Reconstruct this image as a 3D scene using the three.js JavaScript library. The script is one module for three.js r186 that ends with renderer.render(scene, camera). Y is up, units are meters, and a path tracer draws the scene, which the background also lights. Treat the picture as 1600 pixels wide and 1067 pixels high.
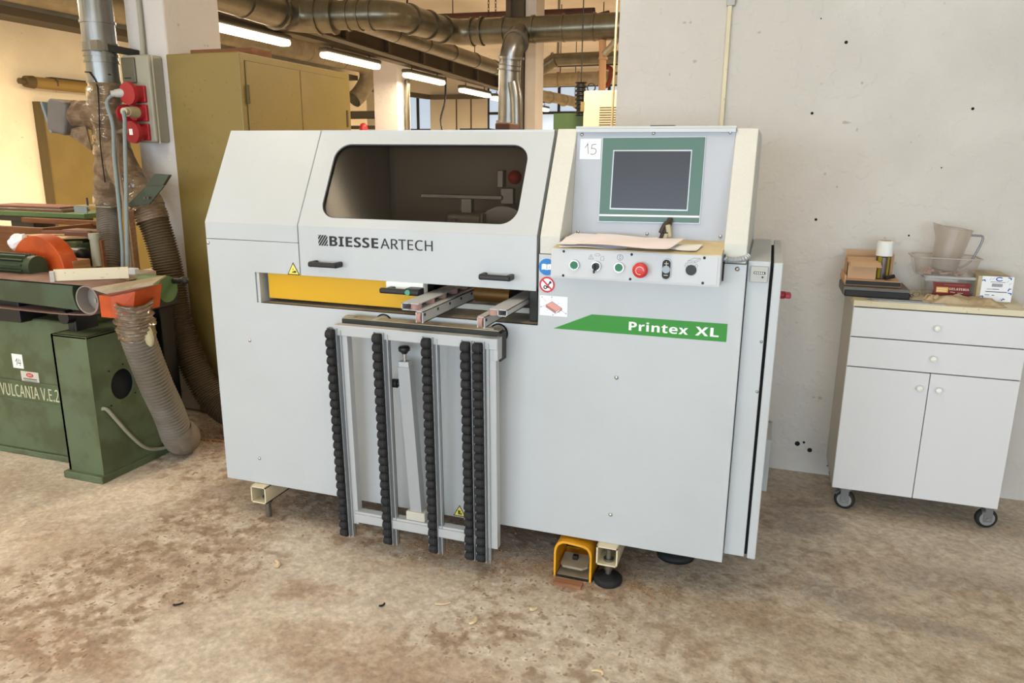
import * as THREE from 'three';
import { RoundedBoxGeometry } from 'three/addons/geometries/RoundedBoxGeometry.js';
import { mergeGeometries } from 'three/addons/utils/BufferGeometryUtils.js';
import { RectAreaLightUniformsLib } from 'three/addons/lights/RectAreaLightUniformsLib.js';
import { FontLoader } from 'three/addons/loaders/FontLoader.js';
import { TextGeometry } from 'three/addons/geometries/TextGeometry.js';

// ---------------------------------------------------------------- camera, sky, light, exposure
const scene = new THREE.Scene();
const camera = new THREE.PerspectiveCamera(2 * Math.atan(533.5 / 1168) * 180 / Math.PI, 1600 / 1067, 0.05, 80);
camera.rotation.order = 'YXZ';
camera.rotation.set(-13.9 * Math.PI / 180, 18.7 * Math.PI / 180, 0.5 * Math.PI / 180);
camera.position.set(0, 1.45, 0);
scene.add(camera);
scene.background = new THREE.Color(0.55, 0.68, 0.9);
RectAreaLightUniformsLib.init();
const renderer = new THREE.WebGLRenderer({ antialias: true });
renderer.toneMapping = THREE.LinearToneMapping;
renderer.toneMappingExposure = 0.955;
renderer.shadowMap.enabled = true;
const LAMP_COLOR = [1.0, 0.83, 0.60], LAMP_POWER = 140, AISLE_POWER = 23, AISLE_COLOR = [1.0, 0.83, 0.60];   // warm fluorescent tubes under the ceiling: the hall's rows and the unseen added lamps, the row over the aisle
const DAY_COLOR = [0.71, 0.86, 1.0], DAY_POWER = 9.6;          // frosted factory windows behind the camera

// ---------------------------------------------------------------- helpers
const PI = Math.PI, V = (x, y, z) => new THREE.Vector3(x, y, z);
let seed = 12345;
const rnd = () => { seed = (seed + 0x6D2B79F5) | 0; let t = Math.imul(seed ^ (seed >>> 15), 1 | seed); t = (t + Math.imul(t ^ (t >>> 7), 61 | t)) ^ t; return ((t ^ (t >>> 14)) >>> 0) / 4294967296; };
const rr = (a, b) => a + (b - a) * rnd();
const used = {};
const numbered = (n) => { const k = used[n] = (used[n] ?? -1) + 1; return k ? n + '_' + String(k).padStart(3, '0') : n; };
const BASE = new Map();                                          // where each thing's own origin lies
function metres(g, keep) {                                       // plain geometry: position, normal, uv in metres by the dominant direction
  if (g.index) g = g.toNonIndexed();
  if (!g.attributes.normal) g.computeVertexNormals();
  for (const k of Object.keys(g.attributes)) if (!['position', 'normal', 'uv'].includes(k)) g.deleteAttribute(k);
  if (!keep || !g.attributes.uv) {
    const p = g.attributes.position, uv = new Float32Array(p.count * 2), a = V(), b = V(), c = V();
    for (let i = 0; i < p.count; i += 3) {
      a.fromBufferAttribute(p, i); b.fromBufferAttribute(p, i + 1); c.fromBufferAttribute(p, i + 2);
      const n = b.clone().sub(a).cross(c.clone().sub(a)), ax = Math.abs(n.x), ay = Math.abs(n.y), az = Math.abs(n.z);
      [a, b, c].forEach((q, k) => {
        const [u, v] = ay >= ax && ay >= az ? [q.x, -q.z] : ax >= az ? [q.z, q.y] : [q.x, q.y];
        uv[(i + k) * 2] = u; uv[(i + k) * 2 + 1] = v;
      });
    }
    g.setAttribute('uv', new THREE.BufferAttribute(uv, 2));
  }
  return g;
}
const join = (list, keep) => { list = (Array.isArray(list) ? list.flat(9) : [list]).map((g) => metres(g, keep)); return list.length > 1 ? mergeGeometries(list) : list[0]; };
function thing(name, label, category, [x, y, z] = [0, 0, 0], group) {
  const o = new THREE.Group(); o.name = numbered(name); o.position.set(x, y, z); scene.add(o); BASE.set(o, V(x, y, z));
  o.userData = { label, category }; if (group) o.userData.group = group;
  return o;
}
function part(name, geoms, m, parent, label, keep) {             // geometry given in world metres, joined into one named mesh
  const g = join(geoms, keep), b = BASE.get(parent) ?? V();
  g.translate(-b.x, -b.y, -b.z);
  const o = new THREE.Mesh(g, m); o.name = name; o.castShadow = o.receiveShadow = true; BASE.set(o, b);
  if (label) o.userData.label = label;
  parent.add(o); return o;
}
function single(name, geoms, m, label, category, group, keep) {   // a thing that is one mesh
  const g = join(geoms, keep); g.computeBoundingBox(); const b = g.boundingBox, c = V((b.min.x + b.max.x) / 2, b.min.y, (b.min.z + b.max.z) / 2);
  g.translate(-c.x, -c.y, -c.z);
  const o = new THREE.Mesh(g, m); o.name = numbered(name); o.position.copy(c); o.castShadow = o.receiveShadow = true; scene.add(o); BASE.set(o, c);
  o.userData = { label, category }; if (group) o.userData.group = group;
  return o;
}
function struct(name, geoms, m, parent = scene) {
  const o = part(name, geoms, m, parent); if (parent === scene) { o.name = numbered(name); o.userData.kind = 'structure'; }
  return o;
}
const bx = (x0, x1, y0, y1, z0, z1, r = 0, s = 2) => {
  const w = x1 - x0, h = y1 - y0, d = z1 - z0;
  const g = r ? new RoundedBoxGeometry(w, h, d, s, Math.min(r, w / 2.01, h / 2.01, d / 2.01)) : new THREE.BoxGeometry(w, h, d);
  return g.translate((x0 + x1) / 2, (y0 + y1) / 2, (z0 + z1) / 2);
};
const orient = (g, p, q) => g.applyQuaternion(new THREE.Quaternion().setFromUnitVectors(V(0, 1, 0), q.clone().sub(p).normalize())).translate((p.x + q.x) / 2, (p.y + q.y) / 2, (p.z + q.z) / 2);
const cyl = (p, q, r, seg = 20, r2 = r, open = false) => { p = V(...p); q = V(...q); return orient(new THREE.CylinderGeometry(r2, r, p.distanceTo(q), seg, 1, open), p, q); };
function bar(p, q, w, h) {                                       // square bar between two points; w sideways, h upright
  p = V(...p); q = V(...q);
  const g = new THREE.BoxGeometry(w, h, p.distanceTo(q)), m = new THREE.Matrix4().lookAt(p, q, Math.abs(q.y - p.y) > 0.98 * p.distanceTo(q) ? V(0, 0, 1) : V(0, 1, 0));
  return g.applyMatrix4(m).translate((p.x + q.x) / 2, (p.y + q.y) / 2, (p.z + q.z) / 2);
}
const curve = (pts, t = 0.5) => new THREE.CatmullRomCurve3(pts.map((p) => V(...p)), false, 'catmullrom', t);
const tube = (pts, r, n = 40, rad = 10) => new THREE.TubeGeometry(curve(pts), n, r, rad, false);
function sweep(pts, radius, n, rad = 20, tension = 0.5) {        // tube whose radius changes along its length: radius(s in metres, angle, t)
  const c = curve(pts, tension), L = c.getLength(), f = c.computeFrenetFrames(n, false), pos = [], idx = [];
  for (let i = 0; i <= n; i++) {
    const P = c.getPointAt(i / n);
    for (let k = 0; k <= rad; k++) {
      const a = k / rad * 2 * PI, r = radius(i / n * L, a, i / n);
      pos.push(P.x + r * (Math.cos(a) * f.normals[i].x + Math.sin(a) * f.binormals[i].x), P.y + r * (Math.cos(a) * f.normals[i].y + Math.sin(a) * f.binormals[i].y), P.z + r * (Math.cos(a) * f.normals[i].z + Math.sin(a) * f.binormals[i].z));
    }
  }
  const w = rad + 1;
  for (let i = 0; i < n; i++) for (let k = 0; k < rad; k++) { const a = i * w + k, b = a + w; idx.push(a, a + 1, b, a + 1, b + 1, b); }
  const g = new THREE.BufferGeometry(); g.setAttribute('position', new THREE.Float32BufferAttribute(pos, 3)); g.setIndex(idx); g.computeVertexNormals();
  return g;
}
const ribbed = (pts, r, pitch, amp, rad = 22) => { const L = curve(pts).getLength(); return sweep(pts, (s) => r + amp * Math.cos(2 * PI * s / pitch), Math.round(L / pitch * 6), rad); };
const ring = (p, q, r, w) => cyl(p, q, r + w, 24);               // short raised band
const shape = (pts) => new THREE.Shape(pts.map((p) => new THREE.Vector2(...p)));
const ext = (sh, depth, bevel = 0, seg = 6) => new THREE.ExtrudeGeometry(sh, { depth: depth - 2 * bevel, bevelEnabled: bevel > 0, bevelThickness: bevel, bevelSize: bevel, bevelOffset: -bevel, bevelSegments: 2, curveSegments: seg }).translate(0, 0, bevel);
const prism = (zy, x0, x1, bevel = 0) => ext(shape(zy.map(([z, y]) => [-z, y])), x1 - x0, bevel).rotateY(PI / 2).translate(x0, 0, 0);   // profile given as (z, y), swept along x
function roundRect(w, h, r, x = 0, y = 0, P = THREE.Shape) {
  const s = new P(), a = x - w / 2, b = y - h / 2;
  s.moveTo(a + r, b); s.lineTo(a + w - r, b); s.absarc(a + w - r, b + r, r, -PI / 2, 0); s.lineTo(a + w, b + h - r); s.absarc(a + w - r, b + h - r, r, 0, PI / 2);
  s.lineTo(a + r, b + h); s.absarc(a + r, b + h - r, r, PI / 2, PI); s.lineTo(a, b + r); s.absarc(a + r, b + r, r, PI, 1.5 * PI); return s;
}
const lathe = (pts, seg = 28) => new THREE.LatheGeometry(pts.map((p) => new THREE.Vector2(...p)), seg);
const sheet = (w, h, d = 0.0008) => {                            // a thin printed sheet facing +z, uv over its face
  const g = new THREE.BoxGeometry(w, h, d).toNonIndexed(); return g;
};
const font = { bold: await new FontLoader().loadAsync('fonts/droid/droid_sans_bold.typeface.json'), thin: await new FontLoader().loadAsync('fonts/droid/droid_sans_regular.typeface.json') };
function text(str, f, w, h, depth) {                             // raised lettering fitted to w x h, lower left at the origin
  const g = new TextGeometry(str, { font: font[f], size: 1, depth: 0.01, curveSegments: 4, bevelEnabled: false });
  g.computeBoundingBox(); const b = g.boundingBox;
  return g.translate(-b.min.x, -b.min.y, 0).scale(w / (b.max.x - b.min.x), h / (b.max.y - b.min.y), depth / 0.01);
}

// ---------------------------------------------------------------- procedural textures
const HASH = new Float32Array(65536); for (let i = 0; i < 65536; i++) HASH[i] = rnd();
function noise(x, y, per, s = 0) {                               // tiling value noise
  const xi = Math.floor(x), yi = Math.floor(y), fx = x - xi, fy = y - yi, u = fx * fx * (3 - 2 * fx), v = fy * fy * (3 - 2 * fy);
  const X0 = ((xi % per) + per) % per, X1 = (X0 + 1) % per, Y0 = ((yi % per) + per) % per, Y1 = (Y0 + 1) % per;
  const h = (a, b) => HASH[(a * 7919 + b * 104729 + s * 31337) & 65535];
  return (h(X0, Y0) * (1 - u) + h(X1, Y0) * u) * (1 - v) + (h(X0, Y1) * (1 - u) + h(X1, Y1) * u) * v;
}
function fbm(u, v, f, oct, s = 0) { let a = 0.5, t = 0, n = 0; for (let i = 0; i < oct; i++) { t += a * noise(u * f, v * f, f, s + i * 17); n += a; a *= 0.55; f *= 2; } return t / n; }
const clamp = (x, a = 0, b = 1) => Math.min(b, Math.max(a, x)), step = (a, b, x) => { const t = clamp((x - a) / (b - a)); return t * t * (3 - 2 * t); };
function tex(N, fn, size, srgb) {
  const d = new Uint8Array(N * N * 4);
  for (let j = 0; j < N; j++) for (let i = 0; i < N; i++) { const c = fn(i / N, j / N), k = (j * N + i) * 4; d[k] = clamp(c[0]) * 255; d[k + 1] = clamp(c[1]) * 255; d[k + 2] = clamp(c[2]) * 255; d[k + 3] = 255; }
  const t = new THREE.DataTexture(d, N, N); t.wrapS = t.wrapT = THREE.RepeatWrapping; t.magFilter = THREE.LinearFilter; t.minFilter = THREE.LinearMipmapLinearFilter; t.generateMipmaps = true;
  if (srgb) t.colorSpace = THREE.SRGBColorSpace;
  t.repeat.set(1 / size, 1 / size); t.needsUpdate = true; return t;
}
const grey = (f) => (u, v) => { const g = f(u, v); return [g, g, g]; };
function canvas(w, h, draw) {
  const c = document.createElement('canvas'); c.width = w; c.height = h; draw(c.getContext('2d'), w, h);
  const t = new THREE.CanvasTexture(c); t.colorSpace = THREE.SRGBColorSpace; return t;
}
const mix3 = (a, b, t) => [a[0] + (b[0] - a[0]) * t, a[1] + (b[1] - a[1]) * t, a[2] + (b[2] - a[2]) * t];
const rgb = (...c) => c.map((x) => x / 255);

// worn concrete, one picture over 6 x 6 metres; x runs -3.6..2.4, z 0..-6
const STAINS_AND_DARKS = [[-1.93, -1.42, .28, .10, 'b', .75], [-0.95, -1.68, .38, .12, 'b', .6], [-1.39, -1.93, .13, .06, 'b', .55], [-2.10, -1.87, .45, .16, 'b', .5], [-0.35, -1.55, .5, .16, 'b', .45], [-2.45, -1.85, .35, .1, 'l', .6], [-1.2, -1.75, .5, .1, 'l', .4],
  [0.19, -3.09, .17, .16, 'g', .75], [0.30, -2.53, .17, .08, 'g', .6], [0.55, -2.42, .22, .05, 'g', .55], [0.07, -2.30, .2, .08, 'b', .35], [0.7, -2.75, .3, .1, 'g', .4], [-0.95, -2.25, .45, .13, 'd', .35], [-0.5, -2.35, .2, .1, 'r', .6], [-2.8, -3.05, .5, .3, 'r', .6], [-0.2, -2.2, .5, .16, 'd', .3], [0.6, -3.3, .7, .12, 'd', .35], [-1.4, -2.55, .9, .2, 'r', .55], [-3.0, -2.1, .6, .2, 'd', .25], [-0.6, -2.9, .6, .4, 'r', .6]];
const SCOL = { b: rgb(140, 105, 78), l: rgb(206, 190, 166), g: rgb(128, 117, 106), d: rgb(120, 102, 84), r: rgb(112, 82, 62) };  // d: plain darker patches along the foot of machine, cabinet and sander
const floorFields = (u, v) => {
  const big = fbm(u, v, 4, 4, 1), patch = fbm(u, v, 9, 6, 9), w = fbm(u, v, 30, 3, 13);
  return { big, patch, mid: fbm(u + 0.006 * w, v, 34, 6, 3), grit: fbm(u + 0.004 * w, v + 0.004 * big, 170, 4, 23), fine: fbm(u, v, 420, 2, 5) };
};
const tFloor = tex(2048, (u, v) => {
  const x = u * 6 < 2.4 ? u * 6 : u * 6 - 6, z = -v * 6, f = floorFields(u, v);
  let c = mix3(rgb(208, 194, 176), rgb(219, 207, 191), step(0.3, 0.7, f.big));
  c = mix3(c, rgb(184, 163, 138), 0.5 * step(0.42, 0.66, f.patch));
  c = mix3(c, rgb(172, 152, 124), 0.35 * step(-0.7, 0.3, x));  // base tone turns darker and browner towards larger x
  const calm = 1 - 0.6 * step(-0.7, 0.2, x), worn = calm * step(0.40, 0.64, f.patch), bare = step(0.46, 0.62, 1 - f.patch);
  for (const [sx, sz, a, b, k, w] of STAINS_AND_DARKS) {
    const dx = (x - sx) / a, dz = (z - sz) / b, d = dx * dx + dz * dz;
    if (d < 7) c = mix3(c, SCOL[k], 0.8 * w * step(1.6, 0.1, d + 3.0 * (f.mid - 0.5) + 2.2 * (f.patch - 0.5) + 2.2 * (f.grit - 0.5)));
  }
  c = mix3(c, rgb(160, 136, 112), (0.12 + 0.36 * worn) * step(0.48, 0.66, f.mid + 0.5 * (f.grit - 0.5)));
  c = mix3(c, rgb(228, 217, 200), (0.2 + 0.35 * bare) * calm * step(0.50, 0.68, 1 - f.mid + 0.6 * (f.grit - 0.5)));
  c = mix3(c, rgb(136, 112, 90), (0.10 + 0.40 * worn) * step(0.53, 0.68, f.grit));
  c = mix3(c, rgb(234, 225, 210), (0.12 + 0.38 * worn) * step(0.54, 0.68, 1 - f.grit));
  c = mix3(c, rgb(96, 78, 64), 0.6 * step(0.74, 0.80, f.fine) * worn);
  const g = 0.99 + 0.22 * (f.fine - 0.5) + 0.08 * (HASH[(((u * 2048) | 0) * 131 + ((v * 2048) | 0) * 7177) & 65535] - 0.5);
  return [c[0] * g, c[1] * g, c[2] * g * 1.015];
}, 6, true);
const tFloorBump = tex(1024, grey((u, v) => 0.4 * fbm(u, v, 60, 4, 3) + 0.6 * fbm(u, v, 160, 3, 40)), 3);
const tPlaster = tex(1024, grey((u, v) => 0.45 * fbm(u, v, 10, 4, 51) + 0.4 * step(0.52, 0.7, fbm(u + 0.02 * fbm(u, v, 8, 2, 4), v, 26, 4, 55)) + 0.15 * fbm(u, v, 110, 3, 58)), 1.6);
const tPlasterColor = tex(1024, (u, v) => { const b = fbm(u, v, 6, 5, 61), s = step(0.86, 0.9, fbm(u, v, 60, 3, 66)); return mix3(mix3([0.955, 0.95, 0.945], [1, 1, 1], step(0.3, 0.7, b)), [0.7, 0.65, 0.6], 0.5 * s); }, 3.2, true);
const tSmudge = tex(512, grey((u, v) => 0.55 + 0.5 * fbm(u, v, 6, 5, 71)), 1.1);
const tDirt = tex(512, (u, v) => { const b = fbm(u, v, 5, 5, 75), s = step(0.80, 0.88, fbm(u, v, 70, 2, 77)); return mix3(mix3([0.965, 0.96, 0.95], [1, 1, 1], step(0.3, 0.6, b)), [0.8, 0.76, 0.7], 0.5 * s); }, 0.9, true);
const tClean = tex(512, (u, v) => mix3([0.985, 0.984, 0.98], [1, 1, 1], step(0.3, 0.6, fbm(u, v, 4, 4, 79))), 1.3, true);
const tFine = tex(512, grey((u, v) => fbm(u, v, 128, 2, 81)), 0.16);
const tDuct = tex(512, (u, v) => { const b = fbm(u, v, 7, 4, 91), k = noise(u * 90, v * 3, 90, 95); return mix3([0.72, 0.70, 0.66], [1, 1, 1], 0.75 * b + 0.15 * k); }, 0.8, true);
const tWood = tex(512, (u, v) => { const g = noise(u * 4 + 0.6 * fbm(u, v, 4, 3, 101), v * 64, 64, 103), b = fbm(u, v, 8, 4, 105); return mix3([0.72, 0.64, 0.55], [1, 1, 1], 0.55 * g + 0.45 * b); }, 0.5, true);
const tTape = tex(512, (u, v) => { const b = fbm(u + 0.05 * fbm(u, v, 9, 3, 3), v, 9, 5, 131), k = noise(u * 5, v * 70, 70, 133); return mix3([0.78, 0.72, 0.65], [1.0, 0.98, 0.95], step(0.3, 0.7, 0.85 * b + 0.15 * k)); }, 0.35, true);
const tDusty = tex(512, (u, v) => { const b = fbm(u, v, 6, 5, 111); return mix3([0.86, 0.83, 0.78], [1, 1, 1], step(0.3, 0.7, b)); }, 0.7, true);

// ---------------------------------------------------------------- materials
const mat = (color, roughness = 0.6, o = {}) => new THREE.MeshStandardMaterial({ color, roughness, ...o });
const phys = (color, roughness, o = {}) => new THREE.MeshPhysicalMaterial({ color, roughness, ...o });
const M = {
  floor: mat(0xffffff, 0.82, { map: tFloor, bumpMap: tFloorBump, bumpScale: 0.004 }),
  plaster: mat(0xdcd6cf, 0.9, { map: tPlasterColor, bumpMap: tPlaster, bumpScale: 0.0045 }),
  cream: mat(0xfff2d2, 0.9, { map: tPlasterColor, bumpMap: tPlaster, bumpScale: 0.002 }),
  pillar: mat(0xd6cfca, 0.88, { map: tPlasterColor, bumpMap: tPlaster, bumpScale: 0.003 }),
  ceiling: mat(0xeee6d8, 0.9, { map: tPlasterColor }),
  hallWall: mat(0xd2cab8, 0.85),
  white: mat(0xc0c3c5, 0.5, { map: tClean, roughnessMap: tSmudge }),
  whiteRough: mat(0xd6d4cb, 0.42, { bumpMap: tFine, bumpScale: 0.0012 }),
  screenPanel: mat(0xb2b5bd, 0.45),
  boxFace: mat(0xc8c9cc, 0.45),
  black: mat(0x17171a, 0.45), rubber: mat(0x1d1d1f, 0.75), darkMetal: mat(0x34332f, 0.5, { metalness: 0.5 }), inside: mat(0xd0cbc2, 0.7), gap: mat(0x101013, 0.9),
  pane: phys(0xd0c8c0, 0.14, { transmission: 1, thickness: 0, ior: 1.5, specularIntensity: 0.35 }),
  yellow: mat(0xe0a900, 0.5), pedal: mat(0xf0ab18, 0.5, { map: tDusty }), green: mat(0x2d8a26, 0.5), ink: mat(0x1c1a1a, 0.6), printWhite: mat(0xf4f5f2, 0.6),
  hmi: mat(0x4c6c62, 0.42), lcd: mat(0x2b2d36, 0.32), chrome: mat(0xc9c9c9, 0.22, { metalness: 1 }), steel: mat(0x9a9792, 0.4, { metalness: 0.85, map: tDuct }),
  alu: mat(0xb4b7ba, 0.42, { metalness: 0.55 }), frameGrey: mat(0xb9babb, 0.5, { metalness: 0.15 }), strut: mat(0xa6a7a9, 0.5, { metalness: 0.15 }), dustTop: mat(0xa59a86, 0.9, { map: tDusty }),
  pink: mat(0xb08880, 0.7, { map: tDusty }), btnGreen: mat(0x0c6b45, 0.4), red: mat(0xc8322e, 0.42), redPlug: mat(0xa01c25, 0.45), paper: mat(0xfaf6f8, 0.85), paperPink: mat(0xf8eef0, 0.85), paperWhite: mat(0xf4f3f0, 0.8), dustLedge: mat(0xdccba6, 0.9, { map: tDusty }),
  olive: mat(0x85713b, 0.55, { map: tDirt, roughnessMap: tSmudge }), oliveDark: mat(0x5b4c28, 0.7), machineGreen: mat(0x5e6b4e, 0.6, { map: tDusty }), greenPlain: mat(0x4d6a3c, 0.55, { map: tDirt }), gateGreen: mat(0x40483a, 0.55), greenDark: mat(0x35462f, 0.6, { map: tDusty }),
  orange: mat(0xc65014, 0.5, { map: tDusty }), belt: mat(0x8d7068, 0.92, { map: tDusty }), beltBack: mat(0x6a5d50, 0.9), drum: mat(0x9c938b, 0.55, { metalness: 0.4 }),
  duct: mat(0x858172, 0.3, { metalness: 0.75, map: tDuct }), ductBright: mat(0x9fa1a3, 0.32, { metalness: 0.9, map: tDuct }), ductPale: mat(0xb9ae92, 0.55, { metalness: 0.25, map: tDuct }), rust: mat(0x4a2a1e, 0.7), beam: mat(0x4e4433, 0.7), tray: mat(0x5b5344, 0.6, { metalness: 0.3 }),
  tape: phys(0xa38c70, 0.38, { map: tTape, clearcoat: 1, clearcoatRoughness: 0.12, bumpMap: tFine, bumpScale: 0.006 }), tapeDust: mat(0x97826a, 0.7, { map: tTape, bumpMap: tFine, bumpScale: 0.003 }), greyTape: mat(0x6d6762, 0.6, { map: tDusty }),
  hose: mat(0x7d6f58, 0.7, { map: tDusty }), hoseDark: mat(0x5c4b33, 0.65, { map: tDusty }), hoseGrey: mat(0x80776b, 0.7, { map: tDusty }), cable: mat(0x7e8a8d, 0.5), cableBrown: mat(0x8d7a66, 0.6), cableGrey: mat(0x9d9a86, 0.6), cableBlack: mat(0x15151a, 0.5),
  outlet: mat(0x9a9686, 0.5), smoke: mat(0x5a5646, 0.25), plug: mat(0xb4a888, 0.5), plugDark: mat(0x84705a, 0.6),
  wood: mat(0xb88a5c, 0.7, { map: tWood }), woodDark: mat(0x8a5a33, 0.75, { map: tWood }), plank: mat(0xc19a78, 0.75, { map: tWood }), card: mat(0xcfa882, 0.85), card2: mat(0xb88f6a, 0.85), tan: mat(0xd2b990, 0.9, { map: tDusty }), brownStrip: mat(0x744a3a, 0.8),
  lam: mat(0xdedcdc, 0.38), lamTop: mat(0xe0d3b4, 0.5, { map: tDirt }), lamSide: mat(0xc4beb1, 0.5), knob: mat(0xf2f0ea, 0.3), grip: mat(0x8a8a8c, 0.4, { metalness: 0.6 }), tyre: mat(0x18181a, 0.7), hub: mat(0x8b8a88, 0.5),
  clear: phys(0xf2eeea, 0.12, { transmission: 0.86, thickness: 0 }), dustyClear: phys(0xe6ded6, 0.32, { transmission: 0.78, thickness: 0 }), clearRim: phys(0xcfc6bd, 0.4, { transmission: 0.4, thickness: 0 }), tubGrey: mat(0xb5b4ae, 0.5), brownPaper: mat(0xcdb797, 0.85, { map: tDusty }), dowel: mat(0xb9917a, 0.8),
  lampHousing: mat(0x5d584c, 0.6), darkRed: mat(0x7a2a1c, 0.6), woodChip: mat(0xe0c9a4, 0.85), sawdust: mat(0xa88260, 0.95),
};
const glow = (c, k) => mat(0xffffff, 0.4, { emissive: new THREE.Color().setRGB(...c), emissiveIntensity: k });
M.lamp = glow([1, 0.88, 0.62], 5);
M.frosted = glow([0.62, 0.76, 0.93], 0.74); M.frosted.color.set(0x8796a6);
M.daylight = glow(DAY_COLOR, 1.6);
const printed = (t, r = 0.6) => mat(0xffffff, r, { map: t });

// ---------------------------------------------------------------- the hall
const XL = -7.6, CE = 3.35, ZB = -17, ZR = -3.59, ZF0 = 5.0, XR = 4.5;
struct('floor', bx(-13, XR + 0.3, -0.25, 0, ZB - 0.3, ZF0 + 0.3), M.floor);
struct('ceiling', bx(-13, XR + 0.3, CE, CE + 0.25, ZB - 0.3, ZF0 + 0.3), M.ceiling);
const wallLeft = struct('wall_left', [bx(XL - 0.3, XL, 0, CE, -13.5, ZF0)], M.cream);
struct('wall_far_left', [bx(-12.3, -12, 0, CE, ZB, -13.5), bx(-12, XL - 0.3, 0, CE, -13.5, -13.3)], M.hallWall);
struct('wall_right', bx(XR, XR + 0.3, 0, CE, ZB, ZF0), M.hallWall);
const wallMid = struct('wall_partition', bx(-0.715, XR, 0, CE, ZR - 0.3, ZR), M.plaster);
for (const [x, y, r] of [[0.242, 1.923, .007], [0.137, 1.641, .006], [0.742, 1.653, .006], [0.197, 1.191, .006], [0.573, 1.136, .004], [0.219, 0.139, .012], [0.276, 0.114, .011], [0.247, 0.149, .006], [0.135, 2.02, .003], [1.02, 1.75, .004], [0.66, 1.42, .003]])
  part('drilled_hole', cyl([x, y, ZR - 0.004], [x, y, ZR + 0.0008], r, 10), M.gap, wallMid);
// wall behind the camera with three tall frosted windows, and the far wall with its window bands
const glazed = (name, x0, x1, y0, y1, z, face, nx, ys, m) => {
  const w = new THREE.Group(); w.name = name; w.userData.kind = 'structure'; scene.add(w);
  const f = [];
  for (let i = 0; i <= nx; i++) { const x = x0 + (x1 - x0) * i / nx; f.push(bx(x - 0.03, x + 0.03, y0 - 0.03, y1 + 0.03, z - 0.04, z + 0.04)); }
  const yy = [y0, ...ys, y1];
  for (const y of yy) f.push(bx(x0, x1, y - 0.03, y + 0.03, z - 0.035, z + 0.035));
  part('window_frame', f, M.darkMetal, w);
  for (let i = 0; i < nx; i++) for (let j = 0; j + 1 < yy.length; j++) { const a = x0 + (x1 - x0) * i / nx, b = x0 + (x1 - x0) * (i + 1) / nx; part('pane', bx(a + 0.02, b - 0.02, yy[j] + 0.02, yy[j + 1] - 0.02, z - 0.005, z + 0.005), m, w); }
  return w;
};
function wallWithHoles(name, x0, x1, z0, z1, holes, m) {
  const s = shape([[x0, 0], [x1, 0], [x1, CE], [x0, CE]]);
  for (const [a, b, c, d] of holes) { const p = new THREE.Path(); p.moveTo(a, c); p.lineTo(a, d); p.lineTo(b, d); p.lineTo(b, c); p.closePath(); s.holes.push(p); }
  return struct(name, ext(s, z1 - z0).translate(0, 0, z0), m);
}
const FRONT = [[-5.6, -3.0, 0.5, 2.4], [-2.4, 0.2, 0.5, 2.4], [0.8, 3.4, 0.5, 2.4]];
wallWithHoles('wall_front', XL - 0.3, XR, ZF0, ZF0 + 0.3, FRONT, M.hallWall);
FRONT.forEach(([a, b, c, d], i) => {
  glazed('window_' + (i + 1), a, b, c, d, ZF0 + 0.1, -1, 4, [1.45], M.daylight);
  const l = new THREE.RectAreaLight(new THREE.Color().setRGB(...DAY_COLOR), DAY_POWER, b - a - 0.1, d - c - 0.1); l.name = 'daylight';
  l.position.set((a + b) / 2, (c + d) / 2, ZF0 + 0.03); scene.add(l);                                       // faces -z, into the hall
});
const BACKW = [[-8.95, -7.86, 2.05, 2.86], [-6.42, -3.0, 1.35, 3.0]];
const backWall = wallWithHoles('wall_back', -12, XR, ZB - 0.3, ZB, BACKW, M.hallWall);
glazed('window_4', ...BACKW[0], ZB - 0.1, 1, 3, [], M.frosted);
glazed('window_5', ...BACKW[1], ZB - 0.1, 1, 6, [1.85, 2.42], M.frosted);
part('wall_seam', [bx(-7.2, -7.17, 0, 2.75, ZB, ZB + 0.01), bx(-6.83, -6.8, 0, 2.75, ZB, ZB + 0.01)], M.tray, backWall);
part('dark_panel', bx(-8.95, -7.86, 1.2, 2.02, ZB, ZB + 0.04), M.black, backWall);
struct('beam', [bx(-7.82, -6.3, 2.74, 2.84, ZB + 0.02, ZB + 0.2), bar([-7.82, 2.79, ZB + 0.12], [-8.3, 2.79, ZB + 4], 0.1, 0.1)], M.tray);

// pillars
const pil = (x0, x1, z0, z1, m = M.pillar) => struct('pillar', bx(x0, x1, 0, CE, z0, z1, 0.012), m);
pil(-3.272, -3.018, -3.74, -3.315);
pil(-5.51, -5.13, -10.4, -10);
struct('pillar', [bx(-2.62, -2.60, 0, CE, -7.6, -7.5), bx(-2.60, -2.40, 0, CE, -7.62, -7.55), bx(-2.42, -2.31, 0, CE, -7.75, -7.48)], M.pillar);
single('steel_upright', [bx(-2.605, -2.555, 0, CE, -7.5, -7.42), bx(-2.555, -2.43, 0, CE, -7.5, -7.46)], M.beam, 'dark steel upright standing against the pale pillar behind the machine', 'column');

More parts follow.
